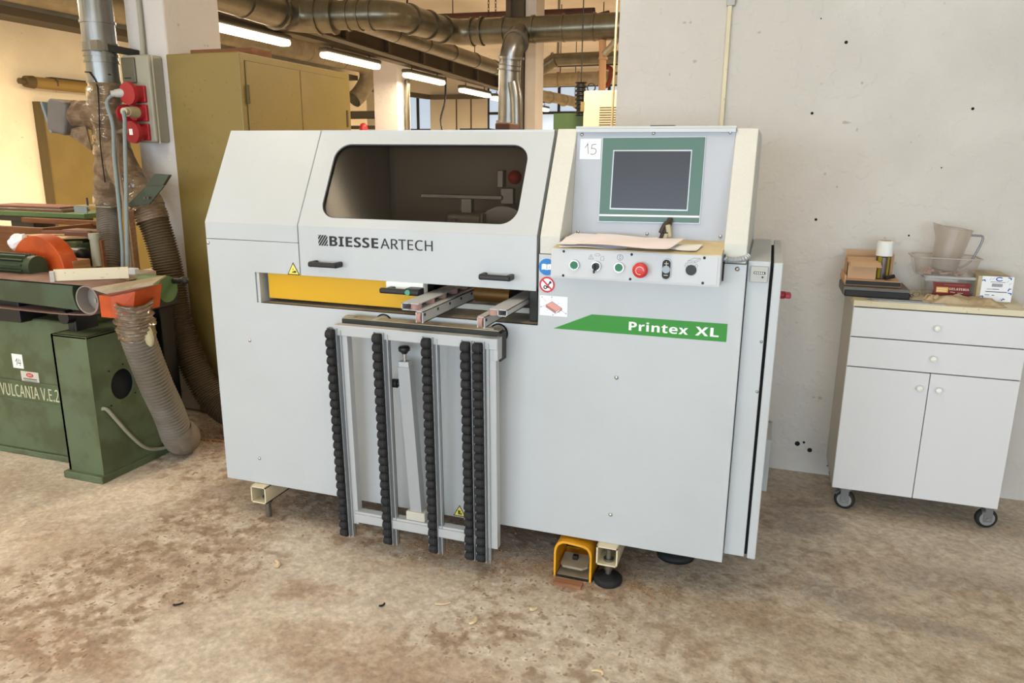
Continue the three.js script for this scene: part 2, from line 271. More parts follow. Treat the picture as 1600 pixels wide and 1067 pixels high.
// ---------------------------------------------------------------- fluorescent lamps
function lamp(x, y, z0, label, group, power = LAMP_POWER) {
  if (y > 2.8) y = 2.78;
  const z1 = z0 - 1.24, t = thing('fluorescent_lamp', label, 'lamp', [x, y, (z0 + z1) / 2], group);
  part('housing', [bx(x - 0.065, x + 0.065, y + 0.005, y + 0.055, z1, z0, 0.024, 3)], M.lampHousing, t);
  part('diffuser', [bx(x - 0.06, x + 0.06, y - 0.055, y + 0.012, z1 + 0.015, z0 - 0.015, 0.03, 4)], M.lamp, t);
  for (const z of [z0 - 0.2, z1 + 0.2]) part('hanger', cyl([x, y + 0.05, z], [x, x === -4.8 && z0 < -5 ? y + 0.105 : CE, z], 0.008, 8), M.darkMetal, t);
  const l = new THREE.RectAreaLight(new THREE.Color().setRGB(...(power === AISLE_POWER ? AISLE_COLOR : LAMP_COLOR)), power, 0.12, 1.2); l.name = 'tube_light';
  l.rotation.x = -PI / 2; l.position.set(0, -0.062, 0); t.add(l);
  return t;
}
const ROW = 'fluorescent lamps hung in a row under the cable tray';
[[-5.72, 2.57, 'lit fluorescent lamp nearest the white pillar, above the olive cabinet'], [-7.6, 2.545, 'second lit fluorescent lamp from the white pillar, above the cabinet far end'], [-9.6, 2.53, 'third lit fluorescent lamp in the row, before the pale pillar with pipe'],
  [-11.55, 2.49, 'fourth lit fluorescent lamp in the receding row, before the far wall'], [-13.0, 2.475, 'fifth lit fluorescent lamp, partly behind the vertical steel duct'], [-15.2, 2.46, 'last lit fluorescent lamp, just right of the pale steel-backed pillar']].forEach(([z, y, l]) => lamp(-4.8, y, z, l, ROW));
for (const [x, z, p] of [[-4.8, -3.0, 40], [-6.1, -3.3, 190], [-6.1, -1.2, 60], [-4.8, -0.4, AISLE_POWER], [-2.6, -1.0, AISLE_POWER], [-0.4, -1.0, AISLE_POWER]]) lamp(x, 2.85, z, 'unseen lit fluorescent lamp over the aisle in front of the machines', 'lamps over the front aisle', p);  // the two nearest the cream wall are added to brighten it
for (const [x, z] of [[-1.3, -4.3], [-0.2, -6.9], [1.2, -7.5], [-0.9, -11.5]]) lamp(x, 2.85, z, 'added unseen fluorescent lamp brightening the bay behind the white machine', 'added lamps brightening the bay behind the machine');  // added out of view to brighten the bay and the olive cupboard
lamp(-8.6, 2.5, -13.8, 'lit fluorescent lamp low before the far frosted window', undefined);
single('cable_tray', [bar([-4.8, 2.655, -4.9], [-4.8, 2.60, -16.5], 0.13, 0.012), bar([-4.87, 2.68, -4.9], [-4.87, 2.625, -16.5], 0.012, 0.06), bar([-4.73, 2.68, -4.9], [-4.73, 2.625, -16.5], 0.012, 0.06)], M.tray, 'dark steel cable tray running above the row of lamps', 'cable tray');
{
  const t = thing('steel_beam', 'dark ribbed steel beam running back beside the lamp row', 'beam', [-4.45, 2.85, -9]);
  const by = (z) => 2.74 + (z + 6) * 0.017;
  part('beam_body', [bar([-4.45, by(-4), -4], [-4.45, by(-15), -15], 0.02, 0.19), bar([-4.45, by(-4) + 0.09, -4], [-4.45, by(-15) + 0.09, -15], 0.13, 0.016), bar([-4.45, by(-4) - 0.09, -4], [-4.45, by(-15) - 0.09, -15], 0.13, 0.016)], M.beam, t);
  for (let z = -4.6; z > -14.8; z -= 0.95) part('rib', bx(-4.51, -4.39, by(z) - 0.083, by(z) + 0.083, z - 0.035, z + 0.035), M.tray, t);
  for (const z of [-5, -9, -13]) part('hanger', cyl([-4.45, by(z), z], [-4.45, CE, z], 0.012, 8), M.darkMetal, t);
}

// ---------------------------------------------------------------- overhead ducts
function duct(name, label, m, runs, bands, cat = 'duct', hang = []) {
  const t = thing(name, label, cat, runs[0].pts[0]);
  for (const r of runs) part(r.name ?? 'pipe_section', sweep(r.pts, (s) => r.r, r.n ?? 24, 24, r.t ?? 0.5), r.m ?? m, t);
  for (const [p, q, r] of bands) part('band', cyl(p, q, r, 24), m, t);
  for (const [x, y, z] of hang) part('hanger', cyl([x, y, z], [x, CE, z], 0.006, 8), M.darkMetal, t);
  return t;
}
function rounded(pts, r) {                                       // polyline with rounded corners, as dense points
  const out = [pts[0]];
  for (let i = 1; i + 1 < pts.length; i++) {
    const p = V(...pts[i]), a = V(...pts[i - 1]).sub(p), b = V(...pts[i + 1]).sub(p), k = Math.min(r, a.length() * 0.48, b.length() * 0.48);
    const A = p.clone().add(a.setLength(k)), B = p.clone().add(b.setLength(k));
    for (let j = 0; j <= 8; j++) { const t = j / 8; out.push(A.clone().multiplyScalar((1 - t) * (1 - t)).addScaledVector(p, 2 * t * (1 - t)).addScaledVector(B, t * t).toArray()); }
  }
  out.push(pts[pts.length - 1]); return out;
}
const along = (a, b, n, r, w = 0.012) => { const o = []; for (let i = 0; i < n; i++) { const f = (i + 0.5) / n, g = f + 0.02 / Math.hypot(b[0] - a[0], b[1] - a[1], b[2] - a[2]); const at = (k) => [a[0] + (b[0] - a[0]) * k, a[1] + (b[1] - a[1]) * k, a[2] + (b[2] - a[2]) * k]; o.push([at(f), at(g), r + w]); } return o; };
{ // cross duct with its double bend
  const y = 2.585, r = 0.115;
  const t = duct('ventilation_duct', 'big grey spiral duct crossing overhead with a double bend', M.duct, [
    { pts: rounded([[0.4, y - 0.02, -7], [-1.4, y - 0.01, -7], [-2.99, y, -7.02], [-3.09, y, -5.98], [-3.62, y, -5.9]], 0.22), r, n: 120, t: 0.1 },
    { name: 'big_pipe', pts: rounded([[-3.6, y, -5.902], [-3.97, y + 0.01, -5.86], [-3.98, y + 0.06, -3.5], [-3.98, y + 0.1, -1]], 0.25), r: 0.138, n: 80, t: 0.1 },
  ], [...along([-0.9, y - 0.01, -7], [-2.6, y, -7], 6, r, 0.007), [[-2.68, y, -7], [-2.70, y, -7], r + .014], [[-2.78, y, -7.01], [-2.80, y, -7.01], r + .014], [[-3.01, y, -6.8], [-3.013, y, -6.78], r + .014], [[-3.03, y, -6.55], [-3.033, y, -6.53], r + .012], [[-3.066, y, -6.25], [-3.07, y, -6.22], r + .014], [[-3.26, y, -5.953], [-3.28, y, -5.95], r + .014], [[-3.36, y, -5.94], [-3.38, y, -5.938], r + .01], [[-3.46, y, -5.925], [-3.48, y, -5.922], r + .01], [[-3.59, y, -5.903], [-3.61, y, -5.9], .15], [[-3.72, y, -5.888], [-3.74, y, -5.886], .15], [[-3.97, y + .01, -5.62], [-3.97, y + .01, -5.6], .152], [[-3.97, y + .03, -5.2], [-3.97, y + .03, -5.18], .15]]);
  for (const [x, z] of [[-1.0, -7], [-2.4, -7], [-3.98, -4]]) part('hanger', cyl([x, y + 0.1, z], [x, CE, z], 0.006, 8), M.darkMetal, t);
}
duct('drop_duct', 'shiny vertical steel duct dropping from the cross duct', M.ductBright, [ // drop from the cross duct beside the steel post
  { pts: rounded([[-2.30, 2.54, -6.95], [-2.295, 2.43, -6.76], [-2.33, 2.30, -6.76], [-2.345, 1.72, -6.78]], 0.1), r: 0.1, n: 60, t: 0.1 },
  { name: 'branch_pipe', pts: [[-2.275, 2.10, -6.70], [-2.245, 1.9, -6.70], [-2.235, 1.3, -6.71]], r: 0.055 },
  { name: 'lower_pipe', pts: [[-2.345, 1.76, -6.78], [-2.35, 0.0, -6.8]], r: 0.085, m: M.ductPale },
], [[[-2.31, 2.32, -6.735], [-2.312, 2.30, -6.737], 0.118], [[-2.325, 2.25, -6.74], [-2.326, 2.24, -6.74], 0.108], [[-2.33, 2.21, -6.74], [-2.331, 2.20, -6.74], 0.108], [[-2.343, 1.77, -6.78], [-2.343, 1.75, -6.78], 0.12], [[-2.236, 1.68, -6.71], [-2.236, 1.66, -6.71], .066], [[-2.236, 1.6, -6.71], [-2.236, 1.58, -6.71], .066], [[-2.285, 2.45, -6.8], [-2.285, 2.44, -6.78], .118]]);
duct('ventilation_duct', 'long grey duct running back under the steel beam', M.duct, [{ pts: [[-4.15, 2.80, -4.2], [-4.15, 2.78, -8], [-4.15, 2.76, -12.5]], r: 0.098, n: 40 }], along([-4.15, 2.795, -6], [-4.15, 2.76, -12.5], 8, 0.098, 0.008), 'duct', [[-4.15, 2.85, -7], [-4.15, 2.85, -10.5]]);
duct('ventilation_duct', 'large pale duct along the cream wall above the tray', M.ductPale, [
  { pts: [[-7.15, 3.0, 2], [-7.15, 3.02, -4], [-7.15, 3.05, -12.5]], r: 0.16, n: 40 },
  { name: 'flexible_bend', pts: [[-7.15, 3.05, -12.5], [-7.14, 2.98, -12.72], [-7.16, 2.78, -12.78], [-7.24, 2.55, -12.65], [-7.3, 2.42, -12.5]], r: 0.15, m: M.ductPale }], [...along([-7.15, 3.02, -2], [-7.15, 3.05, -12.4], 10, 0.16, 0.008)], 'duct', [[-7.15, 3.15, -5], [-7.15, 3.18, -9]]);
duct('ventilation_duct', 'upper pale duct high along the cream wall', M.ductPale, [{ pts: [[-6.78, 3.2, 2], [-6.78, 3.2, -5], [-6.78, 3.22, -8.6]], r: 0.11, n: 30 }], along([-6.78, 3.2, -3], [-6.78, 3.22, -8.6], 5, 0.11, 0.006), 'duct', [[-6.78, 3.28, -4], [-6.78, 3.28, -8]]);
single('wall_rail', [bx(XL, XL + 0.35, 2.76, 2.84, -12.6, 3)], M.tray, 'dark steel ledge carrying the pale duct along the wall', 'rail');
duct('ventilation_duct', 'thin grey duct with an elbow beyond the pale pillar', M.duct, [{ pts: [[-2.95, 2.36, -9], [-2.72, 2.46, -9], [-2.55, 2.56, -9]], r: 0.075 }, { pts: [[-2.55, 2.56, -9], [-1.3, 2.57, -9]], r: 0.07 }], [[[-2.56, 2.555, -9], [-2.54, 2.562, -9], .088], [[-2.75, 2.45, -9], [-2.73, 2.46, -9], .085]], 'duct', [[-2.5, 2.62, -9], [-1.6, 2.62, -9]]);
duct('ventilation_duct', 'low grey duct crossing before the far windows', M.ductPale, [{ pts: [[-3.2, 2.43, -10], [-2.1, 2.44, -10]], r: 0.085 }], along([-3.2, 2.43, -10], [-2.1, 2.44, -10], 4, .085, .012), 'duct', [[-2.75, 2.5, -10], [-2.2, 2.5, -10]]);
duct('ventilation_duct', 'narrow jointed pipe sloping towards the far windows', M.ductPale, [{ pts: [[-3.3, 2.30, -10.2], [-3.0, 2.28, -11.8], [-2.85, 2.25, -12.6]], r: 0.075 }], along([-3.3, 2.3, -10.2], [-2.85, 2.25, -12.6], 5, .075, .012), 'duct', [[-3.0, 2.33, -11.8], [-3.2, 2.35, -10.7]]);
duct('drop_pipe', 'tan vertical pipe hanging behind the partition wall edge', M.card2, [{ pts: [[-1.56, 2.5, -7], [-1.535, 2.35, -7], [-1.52, 1.2, -7]], r: 0.032 }, { name: 'grey_branch', pts: [[-1.40, 2.5, -6.99], [-1.44, 2.42, -6.98], [-1.52, 2.34, -6.98]], r: 0.03, m: M.ductPale }], [[[-1.53, 2.32, -7], [-1.53, 2.3, -7], .042]], 'pipe');
duct('drop_pipe', 'thin cream conduit running down the partition wall edge', M.plug, [{ pts: [[-1.035, CE, -5.2], [-1.055, 2.3, -5.2], [-1.07, 0, -5.2]], r: 0.008 }], [], 'pipe');
duct('sprinkler_pipe', 'brown-red pipe under the far ceiling beside the pillar', M.rust, [{ pts: [[-4.3, 2.96, -8.2], [-3.5, 2.95, -8.2], [-1.9, 2.93, -8.2]], r: 0.03 }, { pts: [[-2.25, 2.93, -8.2], [-2.0, 2.82, -8.0], [-1.75, 2.9, -8.2]], r: 0.025 }, { pts: [[-2.3, 3.1, -7.2], [-1.4, 3.0, -7.9], [-0.6, 2.95, -9]], r: 0.05 }], [], 'pipe', [[-3.5, 2.95, -8.2], [-2.6, 2.94, -8.2]]);
duct('sprinkler_pipe', 'dark pipe with a red valve beyond the far duct', M.beam, [{ pts: [[-3, 2.52, -9.3], [-1.0, 2.53, -9.3]], r: 0.014 }, { name: 'valve', pts: [[-2.02, 2.50, -9.3], [-1.93, 2.46, -9.3], [-1.96, 2.30, -9.3], [-2.04, 2.27, -9.3]], r: 0.026, m: M.darkRed }, { pts: [[-1.95, 2.42, -9.3], [-1.0, 2.42, -9.3]], r: 0.018 }], [], 'pipe', [[-2.6, 2.53, -9.3], [-1.6, 2.53, -9.3]]);
duct('arched_pipe', 'dark curved pipe beside the pale far pillar', M.duct, [{ pts: [[-4.91, 2.59, -10.2], [-4.97, 2.565, -10.2], [-5.04, 2.5, -10.2], [-5.08, 2.25, -10.2], [-5.09, 0, -10.2]], r: 0.04, n: 50 }], [], 'pipe');
duct('hanging_cable', 'black cable hanging down the far wall', M.cableBlack, [{ pts: [[-5.25, CE, -12], [-5.26, 2.8, -12], [-5.27, 2.42, -12], [-5.29, 2.28, -12], [-5.36, 2.05, -12], [-5.33, 1.85, -12]], r: 0.016 }], [], 'cable');
for (const [x, z, k] of [[-2.62, -6.98, 2], [-1.3, -6.98, 2]]) for (let i = 0; i < k; i++) {
  const links = []; for (let j = 0; j < 18; j++) links.push(new THREE.TorusGeometry(0.012, 0.003, 5, 8).scale(0.7, 1.3, 1).rotateY(j % 2 ? PI / 2 : 0).translate(x + i * 0.07, 2.72 + j * 0.026, z));
  single('hanging_chain', links, M.darkMetal, x < -2 ? (i ? 'right strand of the chains holding the duct beside the steel upright' : 'left strand of the chains holding the duct near its bend') : (i ? 'outer chain holding the duct next to the partition wall' : 'inner chain holding the duct left of the partition wall'), 'chain');
}

// things seen over the machine
{
  const t = thing('electrical_cabinet', 'cream electrical cabinet with slotted vent behind the partition wall', 'cabinet', [-1.2, 0, -6]);
  part('body', bx(-1.457, -0.9, 0, 1.955, -6.5, -6, 0.015), M.lamTop, t);
  for (let i = 0; i < 13; i++) part('vent_slot', bx(-1.325, -1.10, 1.60 + i * 0.0185, 1.608 + i * 0.0185, -6.01, -5.997), M.oliveDark, t);
  part('hinge', bx(-1.475, -1.45, 1.80, 1.87, -6.02, -5.985), M.olive, t);
}
single('green_panel', bx(-1.84, -1.5, 0, 1.815, -6.55, -6.5, 0.006), M.greenPlain, 'dark green machine panel left of the cream electrical cabinet', 'panel');
single('flexible_duct', [ribbed([[-1.54, 2.04, -6.25], [-1.54, 1.93, -6.25], [-1.535, 1.78, -6.25]], 0.042, 0.033, 0.008), cyl([-1.54, 2.02, -6.25], [-1.54, CE, -6.25], 0.005, 6)], M.black, 'black ribbed flexible duct above the green panel', 'duct');
single('lifting_eye', new THREE.TorusGeometry(0.032, 0.006, 8, 20).translate(-1.42, 1.985, -6.1), M.darkMetal, 'steel lifting ring on top of the cream electrical cabinet', 'ring');
single('machine_slab', [bx(-2.3, -1.22, 1.56, 1.585, -4.6, -4.2, 0.004), bx(-1.80, -1.60, 1.585, 1.61, -4.55, -4.3, 0.004)], M.gap, 'black slab showing just over the top of the white machine', 'machine part');
single('machine_post', [bx(-1.72, -1.62, 0, 1.66, -4.9, -4.7, 0.01), bx(-1.9, -1.62, 1.55, 1.6, -4.9, -4.7, 0.01)], M.rust, 'small brown machine head behind the white machine near the steel duct', 'machine part');
single('red_cylinder', [lathe([[0, 0], [.07, 0], [.07, .22], [.05, .255], [.03, .27], [0, .28]]).rotateZ(0.25).translate(-5.93, 1.62, -9.7)], M.redPlug, 'tilted red cylinder behind the olive cabinet', 'cylinder');
single('red_cylinder', [lathe([[0, 0], [.06, 0], [.06, .22], [.04, .26], [.03, .27], [0, .28]]).rotateZ(0.1).translate(-5.585, 1.62, -9.85)], M.redPlug, 'red cylinder beside the pale far pillar', 'cylinder');
single('far_shelf', [bx(-6.9, -5.6, 2.02, 2.12, -11.2, -10.8), bx(-6.9, -5.6, 1.86, 1.9, -11.2, -10.8), bx(-6.9, -5.3, 1.59, 1.62, -11.2, -9.6), bx(-6.9, -6.85, 0, 2.12, -11.2, -11.1), bx(-5.65, -5.6, 0, 2.12, -11.2, -11.1)], M.beam, 'dark steel shelf frame beside the pale far pillar', 'shelf');

// ---------------------------------------------------------------- cream wall: door, lamp, cable duct
{
  const d = new THREE.Group(); d.name = 'door_1'; d.userData.kind = 'structure'; scene.add(d);
  part('door_leaf', bx(XL, XL + 0.05, 0, 1.93, -7.9, -6.36, 0.004), M.olive, d);
  part('door_frame', [bx(XL, XL + 0.07, 1.93, 1.98, -7.95, -6.33), bx(XL, XL + 0.07, 0, 1.98, -6.36, -6.3)], M.oliveDark, d);
  part('door_latch', bx(XL + 0.05, XL + 0.09, 1.0, 1.06, -7.45, -7.38), M.black, d);
}
{
  const t = thing('wall_lamp', 'unlit yellowed tube lamp fixed level on the cream wall', 'lamp', [XL + 0.1, 2.17, -6.7]);
  part('tube_cover', cyl([XL + 0.1, 2.17, -6.25], [XL + 0.1, 2.165, -7.5], 0.06, 18), mat(0x94793a, 0.4), t);
  part('end_cap', [cyl([XL + 0.1, 2.17, -6.17], [XL + 0.1, 2.17, -6.26], 0.058, 18, 0.066), cyl([XL + 0.1, 2.17, -6.1], [XL + 0.1, 2.17, -6.18], 0.03, 12)], M.oliveDark, t);
  part('bracket', [bx(XL, XL + 0.1, 2.225, 2.245, -7.5, -6.5), bx(XL, XL + 0.16, 2.15, 2.24, -6.52, -6.5)], M.beam, t);
}

// ---------------------------------------------------------------- olive cupboard
{
  const x0 = -3.012, x1 = -2.561, z0 = -4.345, z1 = -3.295, t = thing('metal_cupboard', 'tall olive steel cupboard with double doors behind the white machine', 'cupboard', [-2.79, 0, -3.82]);
  part('carcass', bx(x0, x1, 0, 1.945, z0, z1, 0.006), M.olive, t);
  for (const [a, b] of [[-3.80, -3.335], [-4.285, -3.805]]) part('door', bx(x1, x1 + 0.008, 0.06, 1.905, a, b, 0.003), M.olive, t);
  part('door_gap', [bx(x1 - 0.002, x1 + 0.002, 1.903, 1.908, -4.287, -3.333), bx(x1 - 0.002, x1 + 0.002, 0.06, 1.906, -3.338, -3.332), bx(x1 - 0.002, x1 + 0.002, 0.06, 1.906, -3.807, -3.798)], M.oliveDark, t);
  part('hinge', cyl([x1 + 0.008, 1.70, -3.336], [x1 + 0.008, 1.79, -3.336], 0.009, 10), M.oliveDark, t);
  part('hinge', cyl([x1 + 0.008, 1.62, -4.285], [x1 + 0.008, 1.72, -4.285], 0.009, 10), M.oliveDark, t);
  single('wooden_board', [bx(-2.99, -2.60, 1.947, 1.985, -3.62, -3.45, 0.004)], M.woodDark, 'brown wooden board lying on top of the olive cupboard', 'board');
  single('wooden_strip', [bx(-2.72, -2.66, 1.947, 1.962, -4.25, -3.7, 0.003)], M.brownStrip, 'thin red-brown strip along the cupboard top edge', 'strip');
}

// ---------------------------------------------------------------- extraction pipe with its hoses
{
  const x = -3.338, z = -3.2, t = thing('extraction_pipe', 'vertical galvanised extraction pipe with dusty taped branches before the white pillar', 'pipe', [x, 1.2, z]);
  part('upper_pipe', sweep([[x + .002, CE, z], [x, 2.4, z], [x, 1.80, z]], () => 0.08, 20, 28), M.ductBright, t);
  for (const [y, r] of [[2.09, .083], [1.90, .083], [1.93, .082], [1.80, .082]]) part('seam', cyl([x, y, z], [x, y + 0.012, z], r + 0.002, 28), M.ductBright, t);
  part('clamp', [cyl([x, 1.955, z], [x, 1.995, z], 0.087, 28), bx(x + 0.03, x + 0.075, 1.95, 2.0, z + 0.06, z + 0.09)], M.steel, t);
  part('bracket_arm', bar([x + 0.07, 1.972, z + 0.04], [-3.2, 1.955, -3.31], 0.012, 0.035), M.darkMetal, t);
  part('wire', [tube([[x - 0.08, 1.855, z + 0.02], [x - 0.02, 1.85, z + 0.085], [x + 0.08, 1.84, z + 0.03]], 0.003, 20, 6), tube([[x, 1.845, z + 0.084], [x + 0.04, 1.77, z + 0.085], [x + 0.03, 1.5, z + 0.1], [x + 0.02, 1.3, z + 0.09]], 0.003, 20, 6)], M.gap, t);
  const rough = (r, k) => (s, a) => r + k * (Math.sin(3 * a + s * 23) * 0.4 + Math.sin(s * 90 + a) * 0.3 + (noise(s * 40, a * 3, 64, 5) - 0.5));
  part('taped_junction', sweep([[x, 1.80, z], [x - 0.002, 1.6, z], [x - 0.004, 1.44, z]], rough(0.087, 0.012), 60, 28), M.tape, t);
  part('side_port', sweep([[x - 0.02, 1.64, z], [x - 0.14, 1.645, z + 0.01], [x - 0.2, 1.645, z + 0.02]], rough(0.072, 0.008), 26, 24), M.tapeDust, t);
  part('port_cap', new RoundedBoxGeometry(0.13, 0.17, 0.16, 3, 0.02).rotateZ(-0.22).translate(x - 0.255, 1.632, z + 0.02), M.greyTape, t);
  part('cap_tape', new RoundedBoxGeometry(0.016, 0.165, 0.155, 2, 0.006).rotateZ(0.28).translate(x - 0.325, 1.63, z + 0.02), M.cable, t);
  part('flap', ext(shape([[x - 0.26, 1.562], [x - 0.10, 1.59], [x - 0.08, 1.46]]), 0.01).translate(0, 0, z + 0.05), M.tapeDust, t);
  part('lower_branch', sweep([[x - 0.003, 1.47, z], [-3.37, 1.34, z], [-3.405, 1.21, z]], rough(0.076, 0.008), 40, 24), M.tapeDust, t);
  part('lower_wrap', sweep([[-3.402, 1.24, z], [-3.408, 1.18, z]], rough(0.072, 0.012), 12, 24), M.tape, t);
  part('side_branch', sweep([[x + 0.01, 1.50, z], [-3.26, 1.40, z + 0.03], [-3.17, 1.30, z + 0.07], [-3.12, 1.26, -3.11]], rough(0.078, 0.006), 40, 24), M.tapeDust, t);
  part('branch_wrap', sweep([[-3.15, 1.30, -3.12], [-3.06, 1.22, -3.10], [-3.035, 1.17, -3.10]], rough(0.080, 0.014), 26, 24), M.tape, t);
  const h1 = thing('flexible_hose', 'grey ribbed hose going straight down behind the belt sander', 'hose', [-3.43, 0.6, z], 'ribbed extraction hoses');
  delete h1.userData.group;
  part('hose', ribbed([[-3.405, 1.19, z], [-3.31, 1.0, -3.09], [-3.22, 0.84, -2.985], [-3.185, 0.70, -2.975]], 0.058, 0.0145, 0.005), M.hoseGrey, h1);
  const h2 = thing('flexible_hose', 'dark ribbed hose curving down between the pillar and white machine', 'hose', [-2.8, 0, -3.1]);
  part('hose', ribbed([[-3.05, 1.2, -3.1], [-2.995, 1.05, -3.1], [-2.954, 0.864, -3.1], [-2.925, 0.593, -3.1], [-2.83, 0.32, -3.1], [-2.68, 0.13, -3.1], [-2.45, 0.08, -3.12], [-2.2, 0.078, -3.15]], 0.071, 0.0135, 0.006), M.hoseDark, h2);
  part('hose_wrap', sweep([[-3.046, 1.19, -3.1], [-3.02, 1.11, -3.1]], (s, a) => 0.080 + 0.004 * Math.sin(a * 5 + s * 60) + 0.003 * Math.cos(2 * PI * s / 0.0135), 30, 24), M.tape, h2);
  // slide gates
  const g1 = thing('blast_gate', 'flat grey slide gate above the straight ribbed hose', 'gate', [-3.42, 1.17, z]);
  part('gate_plate', prism([[z - 0.09, 1.168], [z + 0.09, 1.168], [z + 0.09, 1.174], [z - 0.09, 1.174]], -3.56, -3.30, 0.002), M.ductPale, g1);
  part('gate_lip', bx(-3.56, -3.47, 1.135, 1.17, z + 0.08, z + 0.088, 0.002), M.cable, g1);
  part('stud', cyl([-3.49, 1.17, z + 0.06], [-3.49, 1.215, z + 0.06], 0.005, 8), M.darkMetal, g1);
  const g2 = thing('blast_gate', 'dark green tilted slide gate on the curved hose', 'gate', [-3.0, 1.2, -3.07]);
  part('gate_plate', ext(shape([[-3.10, 1.185], [-2.945, 1.203], [-2.84, 1.294], [-2.955, 1.292]]), 0.008, 0.001).rotateX(0).translate(0, 0, -3.02), M.gateGreen, g2);
  part('gate_handle', ext(shape([[-2.953, 1.296], [-2.842, 1.296], [-2.796, 1.348], [-2.886, 1.352]]), 0.02, 0.002).translate(0, 0, -3.026), M.gateGreen, g2);
  part('wing_screw', [cyl([-2.94, 1.235, -3.02], [-2.94, 1.235, -2.99], 0.005, 8), bx(-2.955, -2.925, 1.23, 1.24, -2.998, -2.99)], M.steel, g2);
}

// ---------------------------------------------------------------- socket box on the pillar
{
  const t = thing('socket_box', 'grey wall box with three red industrial sockets on the white pillar', 'socket box', [-3.15, 1.5, -3.3]);
  part('housing', bx(-3.225, -3.052, 1.505, 1.938, -3.315, -3.215, 0.012, 3), M.outlet, t);
  part('breaker_cover', bx(-3.222, -3.135, 1.80, 1.925, -3.222, -3.205, 0.006), M.smoke, t);
  part('cover_slot', bx(-3.205, -3.165, 1.822, 1.828, -3.206, -3.203), M.black, t);
  part('side_seam', bx(-3.056, -3.050, 1.50, 1.94, -3.245, -3.238), M.lamSide, t);
  [[1.745, 0], [1.652, 1], [1.556, 0]].forEach(([y, open], i) => {
    const c = -3.128;
    const s = part('socket', [bx(c - 0.045, c + 0.045, y - 0.042, y + 0.042, -3.222, -3.2, 0.006), cyl([c, y, -3.21], [c - 0.008, y - 0.005, -3.165], 0.04, 22, 0.036)], M.redPlug, t);
    if (!open) part('lid', cyl([c - 0.012, y, -3.165], [c - 0.014, y - 0.001, -3.145], 0.058, 28, 0.055), M.redPlug, s);
    else part('lid', cyl([c - 0.075, y - 0.004, -3.175], [c - 0.058, y - 0.004, -3.17], 0.046, 24), M.redPlug, s);
  });
  part('paper_tag', new THREE.BoxGeometry(0.022, 0.03, 0.001).translate(-3.142, 1.556, -3.1435), M.paperWhite, t);
  const plugs = [[[-3.175, 1.75, -3.17], [-3.215, 1.745, -3.14], 0.026, 'white plug in the top red socket', M.tubGrey], [[-3.12, 1.652, -3.165], [-3.10, 1.652, -3.09], 0.03, 'tan plug in the middle red socket', M.plug], [[-3.175, 1.56, -3.16], [-3.2, 1.557, -3.14], 0.02, 'brown plug in the bottom red socket', M.plugDark]];
  const runs = [[[-3.215, 1.745, -3.14], [-3.242, 1.70, -3.11], [-3.190, 1.585, -3.08], [-3.142, 1.437, -3.02], [-3.093, 1.292, -2.97], [-3.056, 1.142, -2.93], [-3.034, 0.98, -2.90], [-3.029, 0.857, -2.88], [-3.028, 0.80, -2.88]],
    [[-3.10, 1.652, -3.09], [-3.09, 1.645, -3.06], [-3.069, 1.606, -3.04], [-3.04, 1.525, -3.0], [-3.008, 1.352, -2.95], [-2.984, 1.147, -2.90], [-2.978, 0.848, -2.86], [-2.978, 0.80, -2.86]],
    [[-3.2, 1.557, -3.14], [-3.215, 1.545, -3.12], [-3.172, 1.497, -3.08], [-3.124, 1.379, -3.02], [-3.064, 1.234, -2.97], [-3.036, 1.142, -2.945], [-3.004, 0.857, -2.91], [-3.002, 0.80, -2.91]]];
  plugs.forEach(([p, q, r, label, m], i) => {
    const c = thing('power_cable', label + (i === 0 ? ' on a blue-grey cable' : i === 1 ? ' on a blue-grey cable' : ' on a brown cable'), 'cable', q);
    part('plug', [cyl(p, q, r, 16, r * 0.75), cyl(q, V(...q).add(V(...q).sub(V(...p)).multiplyScalar(0.35)).toArray(), r * 0.62, 14)], m, c);
    part('cord', tube(runs[i], 0.0095, 70, 10), i === 2 ? M.cableBrown : M.cable, c);
  });
  single('conduit', tube([[-3.160, CE, -3.3], [-3.155, 2.2, -3.3], [-3.152, 1.93, -3.29]], 0.013, 20, 10), M.outlet, 'grey conduit running up the pillar from the socket box', 'conduit');
}

